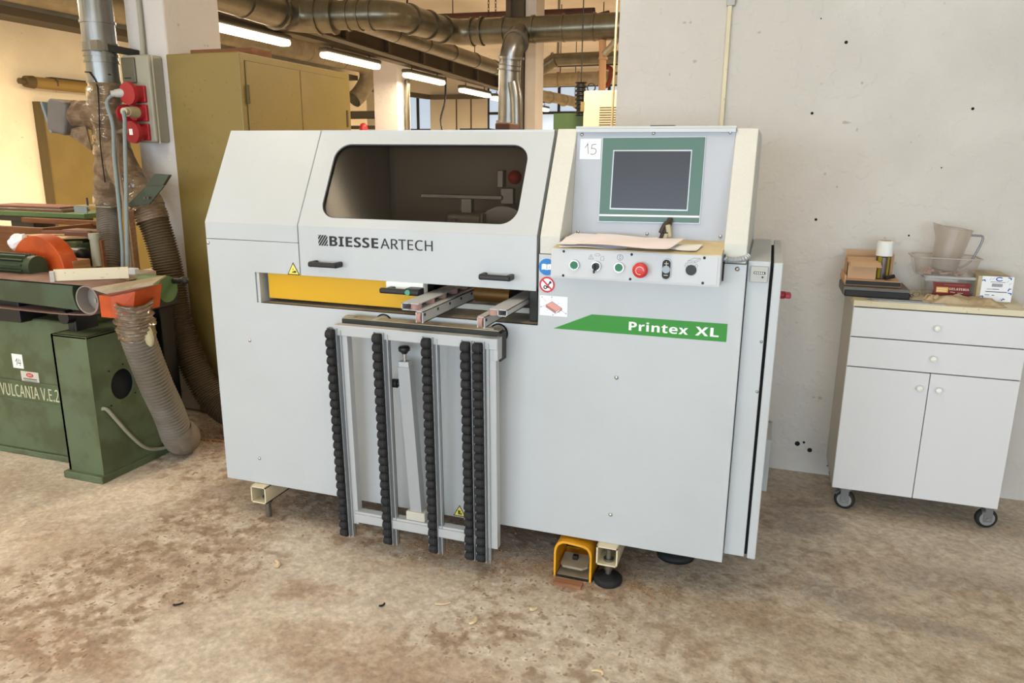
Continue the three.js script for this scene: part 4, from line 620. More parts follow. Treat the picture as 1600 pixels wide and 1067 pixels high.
  tri(-.988, .180, .050, (c) => { c.fillRect(50, 52, 12, 40); c.fillRect(50, 84, 38, 12); c.save(); c.translate(72, 52); c.rotate(.6); c.fillRect(0, 0, 8, 34); c.restore(); c.fillRect(66, 74, 20, 6); });
  const round = (x, y, r, draw, label) => part('round_sticker', sheet(r * 2, r * 2).translate(x, y, zF + .0009), new THREE.MeshStandardMaterial({ roughness: .5, alphaTest: .5, map: canvas(160, 160, draw) }), t, label, true);
  round(-.672, 1.101, .0275, (c) => { c.fillStyle = '#1f78c4'; c.beginPath(); c.arc(80, 80, 79, 0, 7); c.fill(); c.fillStyle = '#fff'; c.beginPath(); c.moveTo(80, 58); c.quadraticCurveTo(55, 44, 30, 56); c.lineTo(30, 108); c.quadraticCurveTo(55, 98, 80, 110); c.quadraticCurveTo(105, 98, 130, 108); c.lineTo(130, 56); c.quadraticCurveTo(105, 44, 80, 58); c.fill(); c.strokeStyle = '#1f78c4'; c.lineWidth = 5; c.beginPath(); c.moveTo(80, 58); c.lineTo(80, 108); c.stroke(); c.fillStyle = '#1f78c4'; c.font = 'bold 30px sans-serif'; c.fillText('i', 100, 92); }, 'blue round sticker with an open book');
  round(-.670, 1.043, .0265, (c) => { c.fillStyle = '#fff'; c.beginPath(); c.arc(80, 80, 79, 0, 7); c.fill(); c.fillStyle = '#151515'; c.beginPath(); c.arc(62, 106, 20, 0, 7); c.arc(92, 100, 14, 0, 7); c.fill(); c.fillStyle = '#fff'; c.beginPath(); c.arc(62, 106, 9, 0, 7); c.fill(); c.save(); c.translate(84, 92); c.rotate(-.9); c.fillStyle = '#151515'; c.fillRect(0, -7, 44, 13); c.beginPath(); c.arc(46, 0, 13, 0, 7); c.fill(); c.restore(); c.strokeStyle = '#c8202e'; c.lineWidth = 17; c.beginPath(); c.arc(80, 80, 70, 0, 7); c.moveTo(31, 31); c.lineTo(129, 129); c.stroke(); }, 'red prohibition sticker with an oil can symbol');
  part('paper_sticker', sheet(.095, .067).translate(-.6465, .973, zF + .0007), printed(canvas(200, 142, (c, w, h) => { c.fillStyle = '#f3f4f8'; c.fillRect(0, 0, w, h); c.lineWidth = 2; c.strokeStyle = '#55505a'; c.fillStyle = '#e2a394'; c.beginPath(); c.moveTo(44, 66); c.lineTo(90, 40); c.lineTo(160, 82); c.lineTo(116, 108); c.closePath(); c.fill(); c.stroke(); c.fillStyle = '#c97c70'; c.beginPath(); c.moveTo(44, 66); c.lineTo(116, 108); c.lineTo(116, 122); c.lineTo(44, 80); c.fill(); c.stroke(); c.beginPath(); c.moveTo(116, 122); c.lineTo(160, 96); c.lineTo(160, 82); c.fill(); c.stroke(); c.setLineDash([5, 4]); for (const [a, b, d, e] of [[16, 12, 48, 44], [86, 8, 86, 40], [140, 46, 126, 60], [10, 82, 40, 72], [160, 100, 190, 118], [96, 134, 112, 124], [120, 104, 150, 118], [58, 104, 50, 96]]) { c.beginPath(); c.moveTo(a, b); c.lineTo(d, e); c.stroke(); } c.setLineDash([]); c.fillStyle = '#55505a'; for (const [a, b] of [[16, 12], [86, 8], [10, 82], [190, 118], [96, 134]]) c.fillRect(a - 3, b - 3, 6, 6); })), t, 'white paper sticker with a drawing of a pink board', true);
  part('green_band', ext(shape([[-.645, .898], [-.092, .9], [-.092, .957], [-.517, .955]]), .001).translate(0, 0, zF), M.green, t, 'green band under the console');
  part('band_lettering', [text('Printex', 'bold', .186, .030, .0008).translate(-.395, .9125, zF + .001), text('XL', 'bold', .071, .028, .0008).translate(-.187, .9135, zF + .001)], M.printWhite, t, 'white bold lettering on the green band');
  // console
  const cheek = [[zF, 1.1445], [zF, 1.2], [zF - .19, 1.541], [zB, 1.541], [zB, 1.1445]];
  part('console_cheek', prism(cheek, -.697, -.630, .003), M.whiteRough, t);
  part('console_cheek', prism(cheek, -.120, -.053, .003), M.whiteRough, t);
  part('console_top', bx(-.63, -.12, 1.53, 1.541, zB, -2.505), M.white, t);
  const tilt = (g) => g.rotateX(-.1141).translate(0, 1.193, -2.48);
  const sp = part('screen_panel', tilt(bx(-.630, -.120, -.02, .353, -.012, 0, .002)), M.screenPanel, t, 'grey metal panel around the screen');
  part('console_lip', tilt(bx(-.632, -.118, .349, .357, -.02, .012, .002)), M.white, sp);
  const bezelS = shape([[-.537, .050], [-.211, .055], [-.212, .323], [-.539, .320]]);
  part('screen_bezel', tilt(ext(bezelS, .007, .001)), M.hmi, t, 'teal bezel of the operator screen');
  part('bezel_edge', tilt((() => { const s = shape([[-.540, .047], [-.208, .052], [-.209, .326], [-.542, .323]]); return ext(s, .004, .0005); })()), M.alu, t);
  const scr = part('screen', tilt(bx(-.499, -.252, .094, .279, .006, .008)), M.lcd, t, 'dark switched-off screen');
  part('screen_edge', tilt((() => { const s = shape([[-.5025, .0895], [-.249, .0915], [-.249, .2835], [-.5025, .281]]); s.holes.push(new THREE.Path([[-.499, .094], [-.252, .0955], [-.252, .279], [-.499, .2775]].map((p) => new THREE.Vector2(...p)))); return ext(s, .0085); })()), M.alu, scr);
  part('bezel_stripe', tilt(ext(shape([[-.536, .0665], [-.2115, .0715], [-.2115, .0775], [-.536, .0725]]), .0078)), M.printWhite, t);
  for (const [x, v] of [[-.613, .332], [-.376, .336], [-.137, .338], [-.608, .012], [-.375, .014], [-.141, .015]]) part('screw', tilt(lathe([[0, .004], [.004, .0035], [.006, 0], [0, 0]], 12).rotateX(PI / 2).translate(x, v, 0)), M.chrome, sp);
  part('number_tag', tilt(sheet(.070, .066).translate(-.581, .285, .0012)), printed(canvas(160, 150, (c, w, h) => { c.fillStyle = '#f1f1f4'; c.fillRect(0, 0, w, h); c.strokeStyle = '#2a2a2e'; c.lineWidth = 4.5; c.lineCap = 'round'; c.beginPath(); c.moveTo(38, 66); c.quadraticCurveTo(52, 50, 58, 36); c.lineTo(66, 110); c.moveTo(122, 40); c.lineTo(92, 44); c.lineTo(88, 72); c.quadraticCurveTo(126, 66, 126, 92); c.quadraticCurveTo(120, 122, 84, 112); c.stroke(); })), t, 'white paper tag with handwritten 15', true);
  // control box
  const zb = zF + .08;
  const cb = part('control_box', prism([[zF - .01, 1.082], [zb, 1.082], [zb, 1.173], [zF - .01, 1.18]], -.637, -.120, .003), M.boxFace, t, 'grey control box with push buttons');
  part('console_ledge', prism([[zb - .004, 1.1725], [zb - .004, 1.1765], [-2.478, 1.193], [-2.478, 1.17]], -.629, -.121), M.dustLedge, t, 'dusty ledge above the buttons');
  part('control_face', bx(-.628, -.129, 1.0865, 1.1695, zb - .002, zb + .0015, .0008), M.boxFace, cb);
  for (const x of [-.559, -.419]) { part('push_button_ring', cyl([x, 1.125, zb], [x, 1.125, zb + .011], .0172, 28, .0158), M.chrome, cb); part('push_button', cyl([x, 1.125, zb + .008], [x, 1.125, zb + .013], .0128, 24, .012), M.btnGreen, cb); }
  part('key_switch', [cyl([-.490, 1.125, zb], [-.490, 1.125, zb + .011], .0165, 26, .015)], M.chrome, cb);
  part('key', [cyl([-.490, 1.125, zb + .01], [-.490, 1.125, zb + .02], .011, 20), bx(-.4955, -.4895, 1.105, 1.132, zb + .02, zb + .026, .002)], M.darkMetal, cb);
  part('emergency_stop', lathe([[0, 0], [.016, 0], [.016, .012], [.0225, .016], [.0232, .022], [.021, .028], [.014, .031], [0, .0315]], 36).rotateX(PI / 2).translate(-.352, 1.122, zb + .001), M.red, cb, 'red mushroom emergency stop');
  part('stop_ring', new THREE.TorusGeometry(.0115, .0007, 6, 36, 5).rotateX(0).translate(-.352, 1.122, zb + .0325), M.paper, cb);
  part('rocker_switch', [ext(roundRect(.030, .064, .0149, -.277, 1.127), .006, .001, 12).translate(0, 0, zb)], M.alu, cb);
  part('rocker_face', [ext(roundRect(.024, .058, .0119, -.277, 1.127), .003, .0005, 12).translate(0, 0, zb + .006)], M.ink, cb);
  part('rocker_lens', cyl([-.277, 1.127, zb + .009], [-.277, 1.127, zb + .0105], .0115, 22).scale(1, 1, 1).translate(0, 0, 0), mat(0x9aa4ae, 0.3), cb);
  part('rocker_symbols', [bx(-.283, -.271, 1.1435, 1.1455, zb + .009, zb + .0098), bx(-.278, -.276, 1.1385, 1.1505, zb + .009, zb + .0098), bx(-.283, -.271, 1.1085, 1.1105, zb + .009, zb + .0098)], M.lamTop, cb);
  part('blanking_plug', cyl([-.205, 1.128, zb], [-.205, 1.128, zb + .004], .0162, 28, .0155), M.black, cb);
  const line = (g) => part('symbol', g, M.ink, cb);
  const seg = (a, b, w = .0006) => bar([...a, zb + .0016], [...b, zb + .0016], w, .0006);
  const poly = (p, close) => p.slice(close ? 0 : 1).map((q, i) => seg(close ? p[i] : p[i], close ? p[(i + 1) % p.length] : p[i + 1]));
  line([poly([[-.516, 1.1455], [-.500, 1.1455], [-.508, 1.160]], true), seg([-.508, 1.148], [-.508, 1.155]), poly([[-.497, 1.158], [-.493, 1.163], [-.482, 1.163], [-.479, 1.158], [-.484, 1.156], [-.492, 1.156]], true), poly([[-.478, 1.143], [-.478, 1.152], [-.471, 1.156], [-.467, 1.152], [-.468, 1.143]], true)]);
  line([new THREE.TorusGeometry(.0088, .0005, 6, 28).translate(-.418, 1.155, zb + .0016), new THREE.TorusGeometry(.0036, .0005, 6, 20).scale(.7, 1.4, 1).translate(-.418, 1.155, zb + .0016)]);
  line([poly([[-.216, 1.155], [-.196, 1.155], [-.180, 1.164], [-.199, 1.164]], true), poly([[-.216, 1.155], [-.216, 1.150], [-.196, 1.150], [-.180, 1.159], [-.180, 1.164]]), seg([-.196, 1.150], [-.196, 1.155]), poly([[-.222, 1.148], [-.217, 1.148], [-.217, 1.141], [-.2145, 1.141], [-.2195, 1.135], [-.2245, 1.141], [-.222, 1.141]], true), poly([[-.193, 1.135], [-.188, 1.135], [-.188, 1.142], [-.1855, 1.142], [-.1905, 1.148], [-.1955, 1.142], [-.193, 1.142]], true)]);
  for (const [x, y] of [[-.595, 1.165], [-.383, 1.1655], [-.169, 1.166], [-.595, 1.0895], [-.384, 1.0905], [-.169, 1.0915]]) part('screw', lathe([[0, .003], [.0035, .0028], [.0045, 0], [0, 0]], 12).rotateX(PI / 2).translate(x, y, zb + .0005), M.darkMetal, cb);
  part('console_cable', sweep([[-.119, 1.165, zF + .02], [-.108, 1.156, zF + .012], [-.085, 1.155, zF + .01], [-.06, 1.160, zF + .006], [-.048, 1.168, zF - .01]], (s) => .0085 + .0014 * Math.cos(s * 900), 90, 12), M.alu, t, 'braided cable beside the control box');
  part('box_gap', [bx(-.118, -.115, 1.09, 1.148, zF, zF + .012), bx(-.116, -.052, 1.1425, 1.1445, zF - .01, zF + .001)], M.gap, t);
  single('black_tray', bx(-.405, -.322, 1.541, 1.556, -2.80, -2.62, .003), M.black, 'small black tray lying on top of the screen console', 'tray');
  single('black_strip', bx(-.945, -.79, 1.5392, 1.549, -2.98, -2.88, .002), M.black, 'thin black strip lying on the machine hood near the console', 'strip');
  // side cabinet with hour meter
  const side = part('side_cabinet', [bx(XE + .002, .017, .168, 1.150, zB, -2.366, .003)], M.white, t);
  part('cabinet_cover', bx(.026, .053, .165, 1.148, zB, -2.364, .004), M.white, t);
  part('cabinet_gap', bx(.015, .028, .17, 1.13, zB + .02, -2.385), M.gap, t);
  const hm = part('hour_meter', bx(-.039, .012, 1.087, 1.135, -2.367, -2.352, .003), M.tubGrey, t, 'small grey hour meter');
  part('meter_window', bx(-.029, .004, 1.113, 1.120, -2.3525, -2.3505), M.ink, hm);
  part('meter_digits', Array.from({ length: 5 }, (_, i) => bx(-.0265 + i * .0058, -.023 + i * .0058, 1.1145, 1.1185, -2.351, -2.3502)), M.printWhite, hm);
  part('meter_dot', cyl([-.003, 1.104, -2.353], [-.003, 1.104, -2.3505], .0028, 10), M.ink, hm);
  part('meter_line', bx(-.035, .008, 1.1075, 1.1085, -2.3525, -2.3515), M.lamSide, hm);
  for (const [x, y] of [[.010, .902], [.011, .741]]) screw(x, y, -2.366, .0045);
  part('main_switch', [cyl([.052, 1.036, -2.46], [.068, 1.036, -2.46], .012, 20), bx(.066, .086, 1.028, 1.044, -2.48, -2.44, .005)], M.redPlug, t, 'red rotary main switch');
  part('rear_box', [bx(-.3, .095, 0, .245, -3.555, -3.3, .004), bx(.080, .099, 0, .245, -3.558, -3.545)], M.white, t);
  // feet
  const foot = (x0, x1) => [bx(x0, x1, .080, .085, zB, zF + .03), bx(x0, x1, .146, .151, zB, zF + .03), bx(x0, x0 + .005, .08, .151, zB, zF + .03), bx(x1 - .005, x1, .08, .151, zB, zF + .03)];
  part('foot_tube', foot(-1.890, -1.820), M.lamTop, t); part('foot_tube', foot(-.466, -.392), M.lamTop, t);
  part('levelling_bolt', [cyl([-1.850, .0, zF - .02], [-1.850, .115, zF - .02], .0115, 16), cyl([-1.850, .066, zF - .02], [-1.850, .079, zF - .02], .019, 6), cyl([-1.850, .085, zF - .02], [-1.850, .092, zF - .02], .02, 18)], M.steel, t);
  part('levelling_bolt', [cyl([-.428, .02, zF - .005], [-.428, .128, zF - .005], .0105, 16), cyl([-.428, .05, zF - .005], [-.428, .078, zF - .005], .017, 6), cyl([-.428, .085, zF - .005], [-.428, .093, zF - .005], .018, 18)], M.steel, t);
  part('foot_pad', lathe([[0, 0], [.046, 0], [.050, .006], [.050, .020], [.044, .026], [.024, .028], [.018, .034], [0, .034]], 32).translate(-.428, 0, zF - .005), M.rubber, t);
  part('rear_pad', lathe([[0, 0], [.07, 0], [.07, .016], [.06, .024], [.03, .036], [.03, .165], [0, .165]], 32).translate(-.225, 0, zF - .27), M.rubber, t);
  part('rear_pad', lathe([[0, 0], [.06, 0], [.06, .02], [.03, .036], [.03, .165], [0, .165]], 24).translate(-1.85, 0, zB + .08), M.rubber, t);
  part('rear_pad', lathe([[0, 0], [.06, 0], [.06, .02], [.03, .036], [.03, .165], [0, .165]], 24).translate(-.43, 0, zB + .08), M.rubber, t);

  // papers on the ledge
  const paper = (x, z, w, d, turn, lift, curl, m, label) => {
    const g = new THREE.PlaneGeometry(w, d, 14, 8).rotateX(-PI / 2), p = g.attributes.position;
    for (let i = 0; i < p.count; i++) { const a = p.getX(i) / w, b = p.getZ(i) / d; p.setY(i, curl * (a * a * 2 + b * a) + 0.002 * Math.sin(a * 7 + b * 5)); }
    const lo = g.clone(); lo.translate(0, -.0006, 0); lo.index.array.reverse(); g.computeVertexNormals(); lo.computeVertexNormals();
    const s = join([g, lo]); s.rotateX(.0737).rotateY(turn).translate(x, 1.181 + lift - (z + 2.34) * .0737, z);
    return single('paper_sheet', s, m, label, 'paper', 'papers on the console ledge');
  };
  paper(-.515, -2.335, .21, .17, .10, .006, .002, M.paper, 'lowest paper sheet on the ledge, at the blue sticker end');
  paper(-.275, -2.335, .17, .10, -.12, .0065, .001, M.paperWhite, 'small white paper slip at the dusty bare end of the ledge');
  paper(-.475, -2.345, .28, .185, -.06, .012, .004, M.paper, 'curled paper sheet with its back edge against the screen panel');
  paper(-.40, -2.322, .29, .18, -.17, .018, .002, M.paperPink, 'topmost pinkish printed paper sheet on the console ledge');
  const kb = thing('cable_bundle', 'small brown and beige bundle of connectors hanging below the screen', 'cable', [-.31, 1.19, -2.44]);
  part('bundle', [tube([[-.302, 1.258, -2.475], [-.305, 1.235, -2.455], [-.318, 1.21, -2.448], [-.322, 1.195, -2.45]], .0095, 16, 8), tube([[-.300, 1.255, -2.465], [-.315, 1.24, -2.45], [-.325, 1.215, -2.442]], .008, 14, 8)], mat(0x3d3228, 0.6), kb);
  part('connector', [new RoundedBoxGeometry(.016, .042, .016, 2, .004).rotateZ(.2).translate(-.300, 1.222, -2.446), new RoundedBoxGeometry(.013, .03, .014, 2, .004).rotateZ(-.3).translate(-.31, 1.2, -2.44)], M.plug, kb);
  part('cable_tie', new THREE.TorusGeometry(.014, .0015, 6, 18).rotateX(1.4).translate(-.312, 1.215, -2.448), M.black, kb);

  // foot pedal and offcuts
  const pd = thing('foot_pedal', 'yellow hooded foot switch on the floor under the white machine', 'foot pedal', [-.55, 0, -2.36]);
  const outer = (() => { const s = new THREE.Shape(), a = -.619, b = -.482, h = .142; s.moveTo(a, 0); s.lineTo(a, h - .05); s.bezierCurveTo(a, h - .015, a + .015, h, a + .045, h); s.lineTo(b - .04, h - .004); s.bezierCurveTo(b - .012, h - .006, b, h - .02, b, h - .05); s.lineTo(b, 0); s.lineTo(b - .008, 0); s.lineTo(b - .008, h - .052); s.bezierCurveTo(b - .010, h - .022, b - .02, h - .014, b - .045, h - .012); s.lineTo(a + .045, h - .008); s.bezierCurveTo(a + .022, h - .008, a + .008, h - .022, a + .008, h - .052); s.lineTo(a + .008, 0); return s; })();
  part('hood', [ext(outer, .16, .0015, 8).translate(0, 0, -2.47), bx(-.612, -.49, .004, .13, -2.475, -2.465)], M.pedal, pd);
  part('base', bx(-.624, -.478, 0, .007, -2.48, -2.312, .002), M.black, pd);
  part('base_top', bx(-.608, -.494, .007, .0085, -2.46, -2.318), M.dustTop, pd);
  part('treadle', ext(shape([[-.602, 2.345], [-.59, 2.33], [-.52, 2.328], [-.502, 2.345], [-.502, 2.41], [-.602, 2.41]]), .010, .002).rotateX(-PI / 2).translate(0, 0, 2.37).rotateX(.14).translate(0, .034, -2.37), M.dustTop, pd);
  part('treadle_stud', bx(-.565, -.545, .044, .060, -2.385, -2.365, .003), M.black, pd);
  part('pivot', bx(-.605, -.5, .06, .085, -2.45, -2.425, .004), M.black, pd);
  single('wood_offcut', bx(-.605, -.505, 0, .010, -2.298, -2.258, .0015).translate(0, 0, .005), mat(0xb98a6a, 0.85, { map: tWood }), 'flat reddish wood offcut on the floor before the foot pedal', 'offcut');
  [[-.919, -2.019, .05, .3], [-.786, -1.961, .035, 1.0], [-1.585, -2.041, .05, 2.0], [-1.105, -1.945, .02, .7], [-.355, -1.854, .035, 2.6], [-.625, -2.089, .02, .2], [-1.742, -1.723, .03, .5]].forEach(([x, z, L, a], i) => {
    const g = sweep([[-L / 2, .001, 0], [-L / 4, .004, .004], [L / 6, .003, .002], [L / 2, .0015, -.004]], () => .0024 + .001 * (i % 3), 12, 6).scale(1, 1, 1.8).rotateY(a);
    g.computeBoundingBox(); g.translate(x, -g.boundingBox.min.y, z);
    single('wood_shaving', g, i === 3 || i === 6 ? M.gap : M.woodChip, ['pale wood shaving on the floor below the roller frame end', 'curled pale shaving on the floor between roller frame and camera', 'long thin splinter on the floor before the left machine foot', 'dark chip on the floor in line with the roller frame', 'pale shaving on the floor nearest the bottom edge', 'tiny pale chip on the floor before the foot pedal', 'dark chip on the floor nearest the green sander side'][i], 'wood shaving', 'wood shavings on the concrete floor');
  });
  const saw = new THREE.InstancedMesh(new THREE.BoxGeometry(.006, .002, .004), M.sawdust, 1500); saw.name = 'sawdust'; saw.userData = { label: 'fine reddish sawdust lying on the floor under the white machine', category: 'sawdust', kind: 'stuff' };
  const mm = new THREE.Matrix4(), q = new THREE.Quaternion();
  for (let i = 0; i < 1500; i++) { const near = rnd() < .55; q.setFromEuler(new THREE.Euler(rr(-.3, .3), rnd() * 6, rr(-.3, .3))); const z = near ? -2.33 + rr(-.12, .1) * rnd() * 1.4 : rr(-3.0, -2.25), x = near ? rr(-1.2, -.2) : rr(-1.9, -.15); mm.compose(V(x, .0015, z), q, V(rr(.4, 1.3), 1, rr(.4, 1.3))); saw.setMatrixAt(i, mm); }
  scene.add(saw);
}

// ---------------------------------------------------------------- white cabinet on casters
{
  const x0 = .352, x1 = .962, zf = -3.215, zb = -3.575, t = thing('rolling_cabinet', 'white laminate cabinet on casters with two drawers and two doors', 'cabinet', [.657, 0, -3.4]);
  part('carcass', [bx(x0, x0 + .018, .1, .880, zb, zf - .02), bx(x1 - .018, x1, .1, .880, zb, zf - .02), bx(x0, x1, .1, .118, zb, zf - .02), bx(x0 + .018, x1 - .018, .118, .88, zb, zb + .01), bx(x0 + .018, x1 - .018, .62, .64, zb, zf - .021)], M.lamSide, t);
  part('carcass_side', [bx(x0 - .002, x0 + .001, .1, .9, zb, zf - .001)], M.lamSide, t);
  part('worktop', bx(x0 - .004, x1 + .004, .882, .906, zb, zf + .002, .003), M.lamTop, t);
  const front = (name, a, b, c, d) => part(name, bx(a, b, c, d, zf - .018, zf, .0015), M.lam, t);
  const knob = (p, x, y) => part('knob', lathe([[0, 0], [.006, 0], [.006, .008], [.011, .012], [.0125, .018], [.010, .024], [0, .026]], 18).rotateX(PI / 2).translate(x, y, zf), M.knob, p);
  knob(front('drawer', x0, x1, .760, .878), .653, .817);
  knob(front('drawer', x0, x1, .636, .756), .656, .695);
  knob(front('door', x0, .6545, .1, .632), .623, .571);
  knob(front('door', .6575, x1, .1, .632), .691, .570);
  part('front_gaps', bx(x0 + .004, x1 - .004, .11, .879, zf - .0225, zf - .017), M.gap, t);
  for (const [x, z, a] of [[.408, -3.245, 1.35], [.938, -3.255, 1.75], [.405, -3.53, 1.2], [.92, -3.53, 1.9]]) {
    const L = (g) => g.rotateY(a).translate(x, 0, z);
    const c = part('caster', [L(bx(-.028, .028, .094, .1, -.025, .025)), L(bx(-.019, -.0165, .03, .094, -.016, .016, .002)), L(bx(.0165, .019, .03, .094, -.016, .016, .002)), L(bx(-.018, .018, .085, .094, -.018, .018)), L(bar([-.01, .088, -.02], [-.055, .083, -.035], .014, .004))], M.grip, t);
    part('wheel', L(lathe([[.0, -.012], [.034, -.012], [.0405, -.009], [.042, 0], [.0405, .009], [.034, .012], [0, .012]], 32).rotateZ(PI / 2).translate(0, .042, 0)), M.tyre, c);
    part('hub', L(join([cyl([-.0135, .042, 0], [.0135, .042, 0], .029, 24), cyl([-.0225, .042, 0], [.0225, .042, 0], .006, 10)])), M.hub, c);
  }
  const Y = .906;
  // things on top
  const tray1 = thing('flat_box', 'flat grey box with black edge, lowest of the pile on the cabinet', 'box', [.43, Y, -3.4]);
  part('lid', bx(.312, .558, Y + .006, Y + .040, -3.50, -3.30, .004), M.greyTape, tray1); part('edge', bx(.318, .56, Y, Y + .028, -3.36, -3.296, .006, 3), M.ink, tray1);
  single('brown_board', bx(.318, .53, Y + .04, Y + .05, -3.52, -3.34, .002), M.card2, 'thin brown board between the two black-edged boxes', 'board');
  const tray2 = thing('flat_box', 'tan tray with black front edge, upper in the pile on the cabinet', 'box', [.42, Y + .05, -3.4]);
  part('tray', [bx(.316, .528, Y + .05, Y + .064, -3.53, -3.335, .002), bx(.318, .324, Y + .06, Y + .08, -3.53, -3.345)], M.card, tray2); part('edge', bx(.322, .526, Y + .046, Y + .062, -3.337, -3.328, .002), M.ink, tray2);
  const box = thing('cardboard_box', 'small open cardboard box on the tan tray', 'box', [.38, Y + .064, -3.4]);
  part('carton', [bx(.326, .440, Y + .064, Y + .130, -3.379, -3.376), bx(.326, .329, Y + .064, Y + .135, -3.50, -3.376), bx(.437, .440, Y + .064, Y + .130, -3.50, -3.376), bx(.332, .512, Y + .064, Y + .165, -3.545, -3.541, .002)], M.card, box);
  part('flap', [prism([[-3.46, Y + .142], [-3.378, Y + .131], [-3.378, Y + .134], [-3.46, Y + .145]], .328, .442), prism([[-3.378, Y + .132], [-3.338, Y + .118], [-3.338, Y + .121], [-3.378, Y + .135]], .334, .450)], M.card, box);
  single('cardboard_flap', bx(.488, .505, Y + .064, Y + .164, -3.52, -3.43, .002), M.card2, 'upright brown cardboard piece standing behind the bottle with the white cap', 'cardboard');
  const can = thing('bottle', 'bottle with tall white cap and dark brown body beside the open carton', 'bottle', [.462, Y + .064, -3.42]);
  part('body', lathe([[0, 0], [.027, 0], [.0285, .004], [.0285, .088], [.026, .094], [0, .094]], 32).translate(.464, Y + .064, -3.42), mat(0x5a4a44, 0.25, { metalness: 0.3 }), can);
  part('label_stripe', [new THREE.CylinderGeometry(.0291, .0291, .088, 10, 1, true, -.9, .55).translate(.464, Y + .112, -3.42), new THREE.CylinderGeometry(.0291, .0291, .088, 8, 1, true, .45, .35).translate(.464, Y + .112, -3.42)], mat(0x9a8a20, 0.35), can);
  part('cap', lathe([[0, .156], [.026, .156], [.0305, .153], [.0320, .096], [.0300, .094], [0, .094]], 32).translate(.464, Y + .064, -3.42), M.printWhite, can);
  part('cap_dimple', cyl([.464, Y + .2195, -3.42], [.464, Y + .2212, -3.42], .021, 24), M.card, can);
  single('black_tube', cyl([.470, Y + .074, -3.36], [.505, Y + .082, -3.375], .008, 14), M.black, 'short black tube lying before the brown bottle', 'tube');
  single('metal_ring', [new THREE.TorusGeometry(.012, .0012, 6, 24).rotateX(.4).translate(.592, Y + .016, -3.36), new THREE.SphereGeometry(.007, 12, 10).translate(.573, Y + .010, -3.35), new THREE.TorusGeometry(.010, .0015, 6, 20).rotateX(1.2).translate(.570, Y + .012, -3.352)], M.steel, 'steel key ring and ball beside the black-edged box', 'key ring');
  single('steel_ruler', bar([.395, Y + .004, -3.268], [.60, Y + .004, -3.262], .03, .003), M.steel, 'long steel blade lying along the cabinet front edge', 'blade');
  single('steel_strip', [bar([.44, Y + .0015, -3.24], [.672, Y + .0015, -3.232], .022, .002), new THREE.TorusGeometry(.014, .0015, 6, 24).rotateX(PI / 2).translate(.428, Y + .0035, -3.24)], M.alu, 'flat grey steel strip with ring overhanging the cabinet edge', 'strip');
  // ice cream tub, tray of dowels and jug
  const tub = thing('plastic_tub', 'translucent plastic ice cream tub with dark red paper band', 'tub', [.72, Y, -3.45]);
  const frus = (w0, d0, w1, d1, y0, y1, x, z, th, r = .02) => { // open rounded tub
    const g = []; const out = (w, d, y) => Array.from({ length: 40 }, (_, i) => { const q = Math.floor(i / 10), a = (q + (i % 10) / 9) * PI / 2, sx = [1, -1, -1, 1][q], sz = [1, 1, -1, -1][q]; return [x + sx * (w / 2 - r) + r * Math.cos(a), y, z + sz * (d / 2 - r) + r * Math.sin(a)]; });
    const wall = (A, B) => { const pos = []; for (let i = 0; i < A.length; i++) { const j = (i + 1) % A.length; pos.push(...A[i], ...B[i], ...B[j], ...A[i], ...B[j], ...A[j]); } const q = new THREE.BufferGeometry(); q.setAttribute('position', new THREE.Float32BufferAttribute(pos, 3)); q.computeVertexNormals(); return q; };
    return [wall(out(w0, d0, y0), out(w1, d1, y1)), ext(roundRect(w0, d0, r), .001).rotateX(PI / 2).translate(x, y0 + .001, z)];
  };
  part('tub_wall', frus(.180, .11, .20, .13, Y, Y + .080, .722, -3.455), M.clear, tub);
  part('tub_lid', [ext((() => { const s = roundRect(.214, .144, .022); return s; })(), .012, .003).rotateX(PI / 2).translate(.722, Y + .092, -3.455)], M.tubGrey, tub);
  part('paper_band', ext(shape([[.652, Y + .014], [.79, Y + .014], [.782, Y + .040], [.790, Y + .066], [.652, Y + .066], [.658, Y + .04]]), .001).translate(0, 0, -3.389), M.darkRed, tub);
  part('band_print', sheet(.12, .048).translate(.722, Y + .040, -3.3872), printed(canvas(240, 96, (c, w, h) => { c.fillStyle = '#7a1f18'; c.fillRect(0, 0, w, h); c.fillStyle = '#e9b65c'; c.fillRect(8, 34, 86, 44); c.fillStyle = '#fff1cf'; for (let i = 0; i < 6; i++) { c.fillRect(16 + i * 12, 46, 7, 9 - (i % 2) * 2); c.fillRect(14 + i * 12, 62, 8, 8); } c.font = 'bold 24px serif'; c.fillStyle = '#f6e9d8'; c.fillText('GELATERIA', 98, 54); for (let i = 0; i < 5; i++) { c.fillRect(112 + i * 7, 68 + i, 5, 5); c.fillRect(164 + i * 8, 74 + (i % 2), 5, 5); } c.fillStyle = '#a85a48'; c.fillRect(60, 12, 150, 4); })), tub, 'dark red printed band', true);
  const bowl = thing('plastic_tray', 'clear plastic tray holding dowels, stacked on the ice cream tub', 'tray', [.69, Y + .092, -3.44]);
  part('tray_wall', frus(.205, .13, .240, .16, Y + .093, Y + .165, .690, -3.44, .002, .03), M.clear, bowl);
  part('tray_rim', (() => { const s = roundRect(.252, .172, .034); s.holes.push(roundRect(.236, .156, .03, 0, 0, THREE.Path)); return ext(s, .004, .001).rotateX(-PI / 2).translate(.690, Y + .163, -3.44); })(), M.clearRim, bowl);
  const dow = metres(join([cyl([-.014, 0, 0], [.014, 0, 0], .0042, 10)]));
